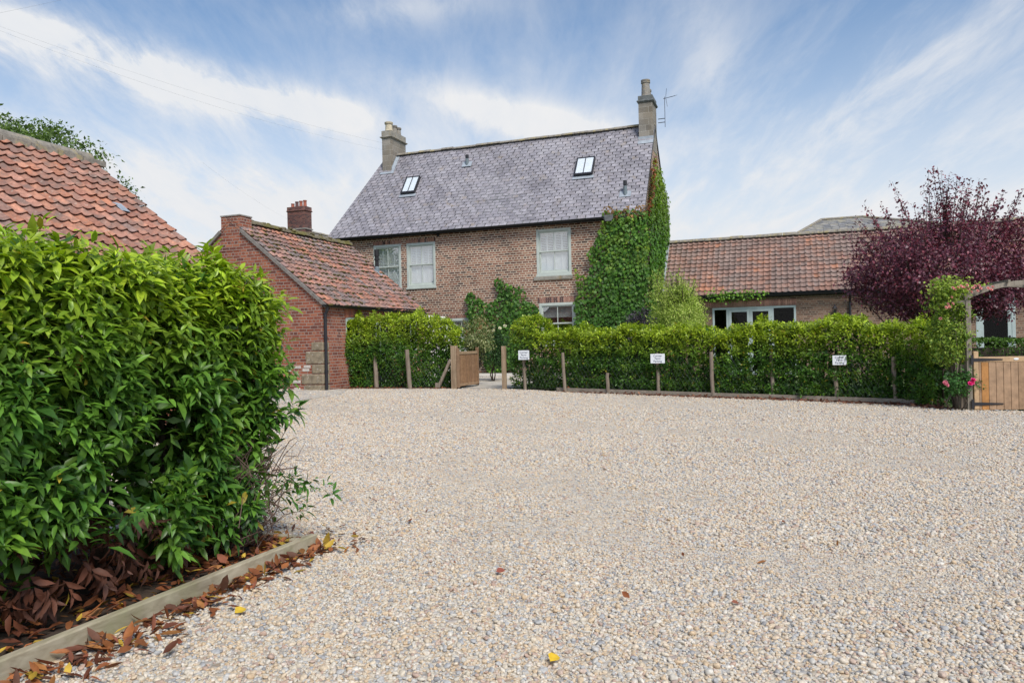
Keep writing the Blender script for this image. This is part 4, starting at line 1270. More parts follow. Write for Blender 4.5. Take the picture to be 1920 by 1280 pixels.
fr_ = b.build('roof', M['old_slate'], far, fix=False)
b = MB(); ridge_run(b, (0, .7, 8.6), (0, 9.1, 8.6), .13); b.build('ridge_tiles', M['ridge_stone'], fr_)
chimney(far, -.60, .66, -.03, .66, 7.6, 9.62, 9.92, M['dark_brick'], M['dark_brick'],
        [(-.42, .3, .105, .26, 'terracotta', 1.1), (-.12, .3, .105, .36, 'sooty_pot', 1.1), (.17, .3, .105, .38, 'terracotta', 1.1), (.46, .3, .105, .40, 'terracotta', 1.1)], cap=.05, step=.10)
b = MB(); b.box(-.66, .72, -.06, .72, 8.53, 8.60); b.build('mortar_band', M['mortar'], far)

PH2 = np.array([18.95, 46.0, 0.0])
hall = thing('hipped_hall', PH2, 'far hall whose lichen-spotted hipped slate roof shows above the wing', 'building', rz=RZ)
A_, B_ = np.array((0, 0, 8.4)), np.array((2.25, 0, 8.4))
Lc, Rc = np.array((-3.6, -3.4, 6.1)), np.array((11.0, -3.4, 6.35))
Lb, Rb = np.array((-3.6, 4.5, 6.1)), np.array((11.0, 4.5, 6.35))
b = MB(); HS = [(0.25, .245, .24), (.30, .29, .27), (.21, .21, .215), (.33, .31, .27)]
slate_slope(b, Lc, Rc, A_, B_, .25, .45, HS); slate_slope(b, Rb, Lb, B_, A_, .4, .6, HS); slate_slope(b, Lb, Lc, A_ + (0, .01, 0), A_ - (0, .01, 0), .3, .5, HS); slate_slope(b, Rc, Rb, B_ - (0, .01, 0), B_ + (0, .01, 0), .3, .5, HS)
hr = b.build('roof', M['old_slate'], hall, fix=False)
b = MB()
for p, q in ((A_, B_), (Lc, A_), (B_, Rc)): b.tube([p + (0, 0, .03), q + (0, 0, .03)], .09, 8)
b.build('ridge_tiles', M['ridge_stone'], hr)
b = MB(); b.box(-3.4, 10.8, -3.2, 4.3, -1, 6.05); b.build('wall', M['wing_brick'], hall)

# white rendered lean-to between the outbuilding and the farmhouse
PL = PO + U2 * -0.35 + V2 * (OL + .5)
lean = thing('lean_to', PL, 'small white rendered lean-to squeezed between outbuilding and farmhouse', 'lean-to', rz=RZ)
b = MB(); b.face((0, 0, -.3), (0.85, 0, -.3), (0.85, 0, 1.80), (0.12, 0, 2.28), (0, 0, 2.28)); b.face((0.85, 0, -.3), (0.85, 1.8, -.3), (0.85, 1.8, 1.80), (0.85, 0, 1.80)); b.face((0, 0, -.3), (0, 1.8, -.3), (0, 1.8, 2.28), (0, 0, 2.28))
b.build('wall', M['render_white'], lean)
b = MB(); b.obox((0.05, 0.9, 2.34), (0.90, 0.9, 1.785), 1.82, .025, up=(0, 0, 1)); b.build('roof', M['render_white'], lean)

# ================================================================== TIMBER EDGING, BEDS
def strip(b, pts, zb, h, th, outward=0):
    for p, q in zip(pts[:-1], pts[1:]):
        p, q = np.array(p, float), np.array(q, float)
        b.obox((p[0], p[1], gz(p[0]) + zb), (q[0], q[1], gz(q[0]) + zb), th, h)


def local_pt(a, bb, z=0.0):
    """near bed: a metres towards the camera from its corner, bb metres leftwards"""
    p = np.array((BED[0], BED[1], 0)) - V2 * a - U2 * bb
    return np.array((p[0], p[1], gz(p[0]) + z))


ed = thing('timber_edging', local_pt(0, 0), 'weathered timber board edging the near hedge bed, meeting at a corner', 'edging')
ed.location = (0, 0, 0)
b = MB(); b.obox(local_pt(-.06, 0.02, .015), local_pt(3.6, 0.02, .015), .045, .13); b.build('edging_board', M['edging'], ed, bevel=.006)
b = MB(); b.obox(local_pt(-.02, 0.046, .012), local_pt(-.02, 1.5, .012), .04, .11); b.build('edging_board', M['edging'], ed, bevel=.006)
b = MB(); b.obox(local_pt(.045, .085, -.05), local_pt(.045, .085, .070), .05, .05, up=(0, 1, 0)); b.build('corner_peg', M['edging'], ed, bevel=.004)
b = MB()
N_ = 26
for i in range(N_):
    for j in range(10):
        a0, a1, c0, c1 = 3.5 * i / N_, 3.5 * (i + 1) / N_, .045 + 1.4 * j / 10, .045 + 1.4 * (j + 1) / 10
        hh = lambda a, c: .035 + .015 * math.sin(a * 9 + c * 5) * math.sin(c * 11 + 1)
        b.face(*[local_pt(a, c, hh(a, c)) for a, c in ((a0, c0), (a0, c1), (a1, c1), (a1, c0))])
tag(b.build('planting_bed', M['soil'], smooth=True), 'dark soil bed under the large near hedge', 'bed', kind='structure')

EDGE = [(1.15, 19.78), (1.42, 19.52), (2.4, 18.88), (3.52, 18.15), (4.62, 17.40), (5.8, 16.75), (6.86, 15.98), (7.82, 15.36), (8.16, 14.75)]
fe = MB(); strip(fe, EDGE, .045, .13, .05)
tag(fe.build('long_edging_board', M['edging_far']), 'low grey timber board along the foot of the long signed hedge', 'edging')
b = MB()
HP = [(0.35, 20.55), (1.42, 19.6), (4.62, 17.45), (7.82, 15.42), (8.25, 14.6)]
NB = np.array((0.55, 0.835))
for p, q in zip(HP[:-1], HP[1:]):
    p2, q2 = np.array(p) + NB * 1.7, np.array(q) + NB * 1.7
    b.face(*[(x, y, gz(x) + .05) for x, y in (p, q, q2, p2)])
HL = [(-4.6, 21.55), (-3.9, 21.6), (-2.9, 21.5), (-1.72, 21.42)]
for p, q in zip(HL[:-1], HL[1:]):
    p2, q2 = np.array(p) + np.array((.3, .95)) * 1.3, np.array(q) + np.array((.3, .95)) * 1.3
    b.face(*[(x, y, gz(x) + .02) for x, y in (p, q, q2, p2)])
tag(b.build('hedge_bed', M['soil'], fix=False), 'dark soil under the far hedges along the yard', 'bed', kind='structure')

# ================================================================== HEDGES
DARK, MIDG, YOUNG = np.array((0.040, 0.105, 0.020)), np.array((0.105, 0.235, 0.026)), np.array((0.38, 0.48, 0.030))


def path_pt(path, t):
    path = np.array(path, float)
    seg = np.linalg.norm(np.diff(path, axis=0), axis=1); cum = np.concatenate([[0], np.cumsum(seg)])
    s = np.clip(t, 0, 1) * cum[-1]
    x, y = np.interp(s, cum, path[:, 0]), np.interp(s, cum, path[:, 1])
    k = np.clip(np.searchsorted(cum, s, side='right') - 1, 0, len(seg) - 1)
    d = (np.diff(path, axis=0) / seg[:, None])[k]
    return np.stack([x, y], 1), d, cum[-1]


def far_hedge(name, path, top, label, group=None, thick=0.95, L=0.088, dens=250, side=1, holes=(), low_cut=0.05, seed=3):
    """side: outward normal is to the right of travel when 1. top(t): height above world zero"""
    root = thing(name, (path[0][0], path[0][1], gz(path[0][0])), label, 'hedge', group)
    off = np.array((path[0][0], path[0][1], gz(path[0][0])))
    _, _, Lp = path_pt(path, np.array([0.0]))
    ch = []
    def make(n, kind):
        t = rng.uniform(0, 1, n)
        p, d, _ = path_pt(path, t)
        nrm = np.stack([d[:, 1], -d[:, 0]], 1) * side
        g = np.array([gz(x) for x in p[:, 0]])
        tp = top(t)
        if kind == 'front':
            h = rng.uniform(0, 1, n) ** 1.05
            z = g + low_cut + (tp - g - low_cut) * h
            dep = np.zeros(n)
        elif kind == 'back':
            z = g + low_cut + (tp - g - low_cut) * rng.uniform(0, 1, n); dep = np.full(n, thick)
        elif kind == 'top':
            z = tp.copy(); dep = rng.uniform(0, thick, n)
            z -= 0.5 * np.abs(dep / thick - .5) ** 3 * 2
        else:
            z = g + low_cut + (tp - g - low_cut) * rng.uniform(0, .97, n); dep = rng.uniform(.12, thick - .1, n)
        P = np.concatenate([p - nrm * dep[:, None], z[:, None]], 1)
        bump = lump(P, 2.4, seed) * .16 + lump(P, 6.5, seed + 1) * .07
        n3 = np.concatenate([nrm, np.zeros((n, 1))], 1)
        upv = np.array((0, 0, 1.0))
        hrel = np.clip((z - g) / (tp - g), 0, 1)
        if kind == 'front':
            P += n3 * (bump + .10 * np.sin(hrel * 2.6))[:, None]
            D = n3 * .75 + upv * (.25 + .5 * hrel[:, None]) + rng.normal(0, .35, (n, 3))
        elif kind == 'back':
            P -= n3 * bump[:, None]; D = -n3 * .8 + upv * .4 + rng.normal(0, .35, (n, 3))
        elif kind == 'top':
            P[:, 2] += bump * .8 + np.maximum(0, lump(P, 9.0, seed + 5)) * .16; D = upv + rng.normal(0, .35, (n, 3))
        else:
            D = rng.normal(0, 1, (n, 3))
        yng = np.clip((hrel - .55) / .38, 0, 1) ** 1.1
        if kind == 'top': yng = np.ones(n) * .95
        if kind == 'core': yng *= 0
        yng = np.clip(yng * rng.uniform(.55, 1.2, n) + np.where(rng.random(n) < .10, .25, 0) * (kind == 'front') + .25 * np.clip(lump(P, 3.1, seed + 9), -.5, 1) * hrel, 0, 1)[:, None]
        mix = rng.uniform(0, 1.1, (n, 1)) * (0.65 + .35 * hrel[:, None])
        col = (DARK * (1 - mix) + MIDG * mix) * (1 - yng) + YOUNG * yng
        keep = np.ones(n, bool)
        for (tc, hc, rt, rh) in holes:
            keep &= ((t - tc) / rt) ** 2 + ((hrel - hc) / rh) ** 2 > 1
        if kind == 'front':
            keep &= lump(P, 4.2, seed + 3) > -.62
        return P[keep] - off, D[keep], col[keep]
    H = float(np.mean(top(np.linspace(0, 1, 9))))
    nf = int(Lp * H * dens)
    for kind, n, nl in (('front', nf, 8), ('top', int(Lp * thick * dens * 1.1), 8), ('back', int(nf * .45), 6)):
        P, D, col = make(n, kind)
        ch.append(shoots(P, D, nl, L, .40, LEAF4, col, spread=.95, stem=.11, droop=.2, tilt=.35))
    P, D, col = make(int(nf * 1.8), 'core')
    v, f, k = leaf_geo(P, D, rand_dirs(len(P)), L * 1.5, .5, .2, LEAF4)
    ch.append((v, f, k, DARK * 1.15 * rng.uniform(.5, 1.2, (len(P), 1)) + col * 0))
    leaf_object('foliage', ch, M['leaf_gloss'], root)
    b = MB()
    for i in range(int(Lp / .42)):
        t = np.array([(i + .5) / int(Lp / .42)]); p, d, _ = path_pt(path, t)
        q = np.array((*(p[0] - np.array((d[0][1], -d[0][0])) * side * thick * .5), 0)) - np.array((off[0], off[1], 0)); z0 = gz(p[0][0]) - off[2]
        for _ in range(3):
            e = np.array((random.uniform(-.2, .2), random.uniform(-.2, .2), 0))
            b.tube([q + (0, 0, z0), q + e * .4 + (0, 0, z0 + .5), q + e + (0, 0, z0 + 1.45)], [.022, .016, .008], 6)
    b.build('stems', M['bark'], root, smooth=True)
    return root


def top_right(t):
    xs = [0, .05, .10, .16, .3, .42, .5, .6, .7, .8, .92, .97, 1.0]
    zs = [1.80, 1.94, 1.62, 1.52, 1.56, 1.55, 1.50, 1.46, 1.58, 1.60, 1.54, 1.36, 1.10]
    return np.interp(t, xs, zs) + .05 * np.sin(t * 41) + .035 * np.sin(t * 97 + 1)


HEDGE_R = [(-0.02, 20.95), (0.35, 20.62), (1.42, 19.72), (4.62, 17.58), (7.82, 15.52), (8.25, 14.7)]
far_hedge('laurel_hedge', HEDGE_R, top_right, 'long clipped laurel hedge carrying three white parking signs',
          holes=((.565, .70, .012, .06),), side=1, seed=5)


def top_left(t):
    return np.interp(t, [0, .1, .4, .7, .85, 1], [2.00, 2.10, 2.10, 2.12, 1.98, 1.72]) + .05 * np.sin(t * 23) + .06 * np.sin(t * 49 + 2)


far_hedge('laurel_hedge', [(-4.78, 21.62), (-3.9, 21.80), (-2.9, 21.78), (-1.5, 21.66)], top_left, 'short yellow-topped laurel hedge between the outbuilding and the open gate', side=1, seed=23, dens=270)


# ------------------------------------------------------------------ the near hedge
def near_hedge():
    root = thing('large_laurel_hedge', local_pt(1.5, .6), 'big glossy laurel hedge standing close by in the timber-edged bed', 'hedge')
    off = local_pt(1.5, .6)
    A1, BW = 3.5, 1.25
    def W3(a, bb, z): 
        q = np.array((BED[0], BED[1], 0)) - V2 * a[:, None] - U2 * bb[:, None]
        q[:, 2] = z + (-0.02 * q[:, 0]); return q
    def top(a):
        return np.interp(a, [-.2, 0, .25, .5, .8, 1.2, 1.45, 1.8, 2.4, 3.5], [1.40, 1.52, 1.64, 1.68, 1.66, 1.66, 1.72, 1.66, 1.68, 1.7])
    ch = []
    def make(n, kind):
        a = rng.uniform(.02, A1, n); h = rng.uniform(0, 1, n)
        tp = top(a)
        face = -U2 * 0
        if kind == 'front':
            z = .20 + (tp - .20) * h ** .9; bb = np.full(n, .20); out = U2
        elif kind == 'back':
            z = .3 + (tp - .3) * h; bb = np.full(n, BW); out = -U2
        elif kind == 'end':
            a = np.full(n, .17); bb = rng.uniform(.2, BW, n); tp = top(a); z = .55 + (tp - .55) * h; out = V2
        elif kind == 'top':
            bb = rng.uniform(.18, BW, n); a = np.maximum(a, .14); z = tp - .35 * np.abs((bb - .65) / .6) ** 3; out = np.array((0, 0, 1.0))
        else:
            bb = rng.uniform(.18, BW - .1, n); z = .25 + (tp - .3) * h * .98; out = np.array((0, 0, .0))
        P = W3(a, bb, z)
        bump = lump(P, 3.2, 41) * .14 + lump(P, 7.5, 42) * .07
        prof = np.where(kind in ('front', 'end', 'back'), .13 * np.sin(np.clip(z / 1.7, 0, 1) * 2.9) - .04, 0.0)
        P = P + out * (bump + prof)[:, None]
        if kind == 'end':  # the end is undercut and bare at the bottom
            P -= V2 * (np.clip(.95 - z, 0, 1) * .22)[:, None]
        if kind == 'top': P[:, 2] += np.maximum(0, lump(P, 10.0, 47)) * .13
        hrel = z / tp
        upv = np.array((0, 0, 1.0))
        D = out * .72 + upv * (.35 + .45 * hrel[:, None]) + rng.normal(0, .33, (n, 3))
        if kind == 'core': D = rand_dirs(n) + upv * .3
        yng = np.clip((hrel - .62) / .36, 0, 1) ** 1.3
        if kind == 'top': yng = np.full(n, .95)
        if kind == 'core': yng = np.zeros(n)
        if kind == 'end': yng = np.clip((hrel - .55) / .45, 0, 1) * .8
        yng = np.clip(yng * rng.uniform(.45, 1.25, n) + (rng.random(n) < .12) * .14, 0, 1)[:, None]
        mx = rng.uniform(.05, 1, (n, 1))
        col = (np.array((0.036, 0.110, 0.020)) * (1 - mx) + np.array((0.150, 0.310, 0.038)) * mx) * (1 - yng) + np.array((0.38, 0.50, 0.030)) * yng
        keep = np.ones(n, bool)
        if kind == 'front': keep &= (lump(P, 4.6, 44) > -.50) & ~((a > 1.0) & (z < .44) & (lump(P, 5, 46) > -.35)) & ~((a < .30) & (z < .75))
        return (P - off)[keep], D[keep], col[keep], z[keep], a[keep]
    for kind, n, nl in (('front', 1650, 10), ('top', 1200, 10), ('end', 640, 9), ('back', 380, 7)):
        P, D, col, z, a = make(n, kind)
        ch.append(shoots(P, D, nl, .080, .345, LEAF8, col, spread=1.0, stem=.15, droop=.34, tilt=.55, cvar=.20))
    # second, deeper layer
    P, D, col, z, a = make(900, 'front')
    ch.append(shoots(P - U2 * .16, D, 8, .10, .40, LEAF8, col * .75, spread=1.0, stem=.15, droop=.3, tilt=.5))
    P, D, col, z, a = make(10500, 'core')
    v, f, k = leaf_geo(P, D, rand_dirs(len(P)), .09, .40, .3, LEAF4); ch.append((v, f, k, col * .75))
    # low live sprig poking over the board
    a = rng.uniform(-.26, .12, 26); bb = rng.uniform(-.06, .35, 26); z = rng.uniform(.26, .44, 26)
    P = W3(a, bb, z) - off
    ch.append(shoots(P, U2 * .3 + V2 * .5 + np.array((0, 0, .5)) + rng.normal(0, .3, (26, 3)), 8, .062, .36, LEAF8, np.tile(np.array((.09, .23, .035)), (26, 1)) * rng.uniform(.6, 1.5, (26, 1)), stem=.1, droop=.3, tilt=.4))
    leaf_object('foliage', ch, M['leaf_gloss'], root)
    # dead brown clusters hanging low on the yard side
    n = 105
    a = np.concatenate([rng.uniform(.95, 2.6, n), rng.uniform(.6, .95, 12)]); bb = rng.uniform(.14, .38, len(a)); z = np.concatenate([rng.uniform(.12, .42, n), rng.uniform(.15, .35, 12)])
    P = W3(a, bb, z) - off
    D = U2 * .5 - np.array((0, 0, .8)) + rng.normal(0, .4, (len(a), 3))
    br_ = np.array((0.075, 0.036, 0.026)) * rng.uniform(.5, 1.5, (len(a), 1)) + np.array((.03, 0.006, 0)) * rng.uniform(0, 1.5, (len(a), 1))
    dead = shoots(P, D, 9, .066, .36, LEAF8, br_, spread=.8, stem=.10, droop=.5, tilt=1.0)
    leaf_object('dead_leaves', [dead], M['leaf_dead'], root)
    # stems and twigs
    b = MB()
    for i in range(9):
        a0 = .25 + i * .38; p = W3(np.array([a0]), np.array([.55 + random.uniform(-.1, .1)]), np.array([.0]))[0] - off
        for _ in range(4):
            e = V2 * random.uniform(-.25, .25) + U2 * random.uniform(-.2, .2)
            b.tube([p, p + e * .3 + (0, 0, .5), p + e * .8 + (0, 0, 1.0), p + e + (0, 0, 1.45)], [.028, .020, .013, .006], 7)
    b.build('stems', M['bark'], root, smooth=True)
    b = MB()
    for i in range(420):   # bare twiggy end near the corner
        p = W3(np.array([random.uniform(.08, .5)]), np.array([random.uniform(.15, .8)]), np.array([random.uniform(.04, .5)]))[0] - off
        d = V2 * random.uniform(-.10, .20) + U2 * random.uniform(-.16, .20) + np.array((0, 0, random.uniform(.02, .34)))
        k1 = p + d * .35 + np.array([random.gauss(0, .035) for _ in range(3)]); k2 = p + d * .7 + np.array([random.gauss(0, .04) for _ in range(3)])
        b.tube([p, k1, k2, p + d], [.0045, .0032, .0022, .0012], 4, cap=False)
        if random.random() < .7:
            d2 = d * .4 + np.array([random.gauss(0, .09) for _ in range(3)]); b.tube([k1, k1 + d2 * .6, k1 + d2 + (0, 0, random.gauss(0, .03))], [.0025, .0018, .001], 3, cap=False)
    b.build('twigs', M['twig'], root)



near_hedge()

# ================================================================== CLIMBERS ON THE FARMHOUSE
def in_poly(px, py, poly):
    inside = np.zeros(len(px), bool); j = len(poly) - 1
    for i in range(len(poly)):
        xi, yi = poly[i]; xj, yj = poly[j]
        c = ((yi > py) != (yj > py)) & (px < (xj - xi) * (py - yi) / (yj - yi + 1e-12) + xi)
        inside ^= c; j = i
    return inside


def front_sz(pts): return [tuple(loc_of(plane(x, y, PH, V2), PH)[[0, 2]]) for x, y in pts]


def gable_tz(pts): return [tuple(loc_of(plane(x, y, PH + U2 * XR, U2), PH)[[1, 2]]) for x, y in pts]


def climber(chunks, poly, face, dens, L, colfn, seed, rag=.16):
    poly = np.array(poly); lo, hi = poly.min(0), poly.max(0)
    n = int(np.prod(hi - lo) * dens)
    a, z = rng.uniform(lo[0], hi[0], n), rng.uniform(lo[1], hi[1], n)
    Q = np.stack([a, z, np.full(n, seed * 1.0)], 1)
    da, dz_ = lump(Q, 3.2, seed) * rag, lump(Q, 3.7, seed + 1) * rag
    ok = in_poly(a + da, z + dz_, poly)
    a, z = a[ok], z[ok]; n = len(a)
    Q = Q[ok]
    dep = .03 + .10 * (1 + lump(Q, 2.6, seed + 2)) + rng.uniform(0, .12, n)
    if face == 'front': P = np.stack([a, -dep, z], 1); out = np.array((0, -1.0, 0))
    else: P = np.stack([XR + dep, a, z], 1); out = np.array((1.0, 0, 0))
    A = np.array((0, 0, -1.0)) + out * .35 + rng.normal(0, .38, (n, 3))
    Nn = out * 1.0 + np.array((0, 0, .45)) + rng.normal(0, .28, (n, 3))
    v, f, k = leaf_geo(P, A, Nn, L * rng.uniform(.6, 1.3, n), .85, .25, LEAF4)
    chunks.append((v, f, k, colfn(a, z, n, Q)))


G1, G2, G3 = np.array((.044, .125, .018)), np.array((.125, .275, .030)), np.array((.30, .40, .04))


def col_main(a, z, n, Q):
    m = rng.uniform(0, 1, (n, 1)) * (.35 + .65 * np.clip((z[:, None] - 1.5) / 4.0, 0, 1))
    c = G1 * (1 - m) + G2 * m
    y = (np.clip(lump(Q, 1.9, 61)[:, None], 0, 1) * .5 + (rng.random((n, 1)) < .06) * .6) * np.clip((z[:, None] - 2.4) / 2, 0, 1)
    c = c * (1 - y) + G3 * y
    r = ((z > 5.85) & (rng.random(n) < .5))[:, None]
    return np.where(r, np.array((.30, .16, .06)) * rng.uniform(.5, 1.3, (n, 1)), c) * rng.uniform(.7, 1.3, (n, 1))


def col_gable(a, z, n, Q):
    m = rng.uniform(0.1, 1, (n, 1)); c = G1 * (1 - m) + G2 * 1.1 * m
    hi_ = np.clip((z[:, None] - 5.2) / 2.5, 0, 1)
    c = c * (1 - .6 * hi_) + G3 * .6 * hi_
    edge = EZ + np.maximum(a, 0) * (RZH - EZ) / RT - z
    r = ((np.abs(edge) < .32) & (rng.random(n) < .65))[:, None]
    return np.where(r, np.array((.34, .10, .04)) * rng.uniform(.5, 1.3, (n, 1)), c) * rng.uniform(.75, 1.25, (n, 1))


cl_root = thing('wall_creeper', PH + U2 * 6.0, 'tall green creeper covering the farmhouse corner and climbing its gable', 'creeper', rz=RZ)
SH = np.array((6.0, 0, 0))
chunks = []
A_poly = front_sz([(1131, 396), (1122, 425), (1116, 448), (1106, 470), (1108, 492), (1098, 522), (1083, 512), (1078, 520), (1080, 545), (1079, 570), (1080, 612), (1079, 690), (1245, 690), (1225, 600), (1220, 470), (1212, 392)])
climber(chunks, A_poly, 'front', 330, .125, col_main, 31)
climber(chunks, front_sz([(1140, 396), (1134, 690), (1225, 690), (1212, 392)]), 'front', 160, .14, col_main, 33)
G_poly = [(-.1, -.2), (-.1, 6.2), (.35, 6.7), (1.45, 8.55), (1.6, 8.2)] + gable_tz([(1233, 335), (1240, 360), (1245, 400), (1247, 450), (1248, 520), (1249, 610)])
climber(chunks, G_poly, 'gable', 330, .125, col_gable, 37, rag=.12)
w_poly = front_sz([(1078, 500), (1088, 500), (1089, 525), (1078, 522)]); climber(chunks, w_poly, 'front', 130, .10, lambda a, z, n, Q: G3 * rng.uniform(.5, 1.2, (n, 1)), 39)
e_poly = [(5.0, 6.02), (5.0, 6.22), (6.75, 6.28), (6.75, 6.02)]
climber(chunks, e_poly, 'front', 160, .09, lambda a, z, n, Q: np.array((.30, .17, .06)) * rng.uniform(.5, 1.4, (n, 1)), 40)
for c in chunks:
    c[0][:] -= SH
leaf_object('foliage', chunks, M['leaf_soft'], cl_root)
b = MB()
for i in range(16):
    x = random.uniform(4.6, 6.5); pts = [np.array((x + random.gauss(0, .12) * k, -.03, .1 + k * .9)) - SH for k in range(int(random.uniform(3, 7)))]
    b.tube(pts, [.022 * (1 - k / 9) for k in range(len(pts))], 5)
b.build('stems', M['bark'], cl_root)

c2 = thing('wall_creeper', PH + U2 * 1.4, 'lower dark green creeper on the farmhouse wall left of the ground-floor window', 'creeper', rz=RZ)
chunks = []; SH2 = np.array((1.4, 0, 0))
B_poly = front_sz([(877, 556), (884, 547), (900, 553), (905, 560), (918, 564), (932, 562), (936, 545), (931, 528), (934, 514), (941, 518), (948, 530), (962, 532), (972, 538), (985, 534), (986, 552), (983, 562), (1000, 566), (1012, 572), (1010, 600), (1005, 640), (946, 697), (915, 697), (912, 650), (880, 612)])
climber(chunks, B_poly, 'front', 340, .13, lambda a, z, n, Q: (G1 * 1.0 + (G2 - G1) * rng.uniform(0, .6, (n, 1)) + G3 * .25 * (rng.random((n, 1)) < .08)) * rng.uniform(.6, 1.3, (n, 1)), 51, rag=.12)
for c in chunks: c[0][:] -= SH2
leaf_object('foliage', chunks, M['leaf_soft'], c2)
b = MB()
for i in range(9):
    x = random.uniform(.6, 2.2); pts = [np.array((x + random.gauss(0, .12) * k, -.03, .1 + k * .7)) - SH2 for k in range(4)]
    b.tube(pts, [.02, .016, .012, .006], 5)
b.build('stems', M['bark'], c2)

c3 = thing('gutter_creeper', PH + U2 * 9.2 + V2 * WT, 'thin creeper trailing along the wing gutter above the glazed doors', 'creeper', rz=RZ)
n = 420
x = rng.beta(1.3, 1.3, n) * 2.3 - .7; z = WEZ - .18 + rng.normal(0, .10, n) - .12 * rng.random(n)
v, f, k = leaf_geo(np.stack([x, -.34 + rng.uniform(-.06, .12, n), z], 1), rand_dirs(n) - np.array((0, 0, .6)), np.array((0, -1.0, .5)) + rng.normal(0, .4, (n, 3)), .095 * rng.uniform(.6, 1.2, n), .8, .2, LEAF4)
leaf_object('foliage', [(v, f, k, G2 * rng.uniform(.4, 1.6, (n, 1)) + G3 * .4 * (rng.random((n, 1)) < .4))], M['leaf_soft'], c3)
b = MB(); b.tube([(-.7, -.33, WEZ - .2), (.2, -.32, WEZ - .16), (1.6, -.33, WEZ - .2)], .012, 5); b.build('stem', M['bark'], c3)


# ================================================================== TREES AND SHRUBS
def tree(name, base, label, cat, crown_c, crown_r, trunk_h, n_limb, n_clump, leaves, L, W, colfn, mat, clump_r=.35, trunk_r=.08, spikes=0, spike_len=1.0, seed=1, droopy=0.2, multi=1, shell=.55, group=None):
    root = thing(name, base, label, cat, group)
    r = np.random.default_rng(seed)
    cc, cr_ = np.array(crown_c, float), np.array(crown_r, float)   # relative to base
    b = MB()
    tip0 = np.array((0, 0, trunk_h))
    for k in range(multi):
        o = np.array((r.normal(0, .05), r.normal(0, .05), 0)) * (multi > 1)
        b.tube([o, o * 2 + tip0 * .5 + (r.normal(0, .02), 0, 0), tip0 + o], [trunk_r * 1.25, trunk_r, trunk_r * .85], 10)
    P = []
    dirs = unit(r.normal(size=(n_clump, 3)))
    rad = r.uniform(shell, 1.0, n_clump) ** .6
    pts = cc + dirs * rad[:, None] * cr_ * (1 + .18 * lump(dirs, 3.0, seed + 7))[:, None]
    pts = pts[pts[:, 2] > cc[2] - cr_[2] * .92]
    ends = [(p, clump_r, leaves) for p in pts]
    for s in range(spikes):
        th, rr = r.uniform(0, 6.28), r.uniform(.0, .80)
        p = cc + np.array((math.cos(th) * rr, math.sin(th) * rr, math.sqrt(max(0, 1 - rr * rr)) * .78)) * cr_
        d = unit(np.array((math.cos(th) * rr * .9 + r.normal(0, .12), math.sin(th) * rr * .9 + r.normal(0, .12), .9)))
        ln = spike_len * r.uniform(.4, 1.1) * (1.45 - .85 * rr)
        b.tube([p - d * .3, p + d * ln * .5, p + d * ln], [.010, .007, .003], 4, cap=False)
        nn = int(ln * 10) + 3
        for q in range(nn):
            ends.append((p + d * ln * (q + .5) / nn, .085, max(4, leaves // 9)))
    lim = pts[r.choice(len(pts), min(n_limb, len(pts)), replace=False)]
    for p in lim:
        st = tip0 * r.uniform(.75, 1.0)
        m = st + (p - st) * .5 + np.array((0, 0, -.10 * np.linalg.norm(p - st))) * r.uniform(-.5, 1) + r.normal(0, .06, 3)
        b.tube([st, st + (m - st) * .5, m, p], [trunk_r * .42, trunk_r * .30, trunk_r * .18, .006], 6)
    b.build('trunk', M['bark'], root, smooth=True)
    Pn, k = [], 0
    for (p, cr0, nl) in ends:
        q = p + np.clip(r.normal(0, cr0 * .55, (nl, 3)), -cr0, cr0) * np.array((1, 1, .75)); Pn.append(q)
    P = np.concatenate(Pn); n = len(P)
    A = unit(P - cc) * .6 + r.normal(0, .8, (n, 3)) - np.array((0, 0, droopy))
    Nn = unit(P - cc) * .5 + np.array((0, 0, .8)) + r.normal(0, .5, (n, 3))
    v, f, kk = leaf_geo(P, A, Nn, L * r.uniform(.6, 1.3, n), W, .25, LEAF4)
    leaf_object('crown', [(v, f, kk, colfn(P, n, r, cc, cr_))], mat, root)
    return root


def purple(P, n, r, cc, cr_):
    m = r.uniform(0, 1, (n, 1))
    c = np.array((.072, .026, .044)) * (1 - m) + np.array((.205, .064, .090)) * m
    red = (r.random((n, 1)) < .16 + .18 * np.clip((P[:, 2:3] - cc[2]) / cr_[2], 0, 1)) * .75
    return (c * (1 - red) + np.array((.27, .060, .085)) * red) * r.uniform(.7, 1.3, (n, 1))


bt = at(1749, 700, 18.6); bt[2] = gz(bt[0])
tree('purple_plum_tree', bt, 'purple-leaved plum tree standing behind the hedge near the arch', 'tree', (.36, 0, 2.95), (2.30, 2.0, 1.25), 1.75, 60, 780, 44, .080, .60, purple, M['leaf_purple'],
     clump_r=.30, trunk_r=.085, spikes=95, spike_len=1.15, seed=4, shell=.35)


def green_tree(P, n, r, cc, cr_):
    m = r.uniform(0, 1, (n, 1)); return (np.array((.055, .100, .028)) * (1 - m) + np.array((.20, .30, .07)) * m)


gt = np.array((-16.6, 25.0, .28))
tree('broadleaf_tree', gt, 'green leafy tree rising behind the near barn roof ridge', 'tree', (0.05, 0, 5.6), (3.55, 3.2, 3.45), 3.2, 34, 480, 95, .13, .6, green_tree, M['leaf_soft'], clump_r=.46, trunk_r=.22, seed=9, shell=.5)


def willow(P, n, r, cc, cr_):
    m = r.uniform(0, 1, (n, 1)); return (np.array((.28, .40, .06)) * (1 - m) + np.array((.60, .68, .18)) * m)


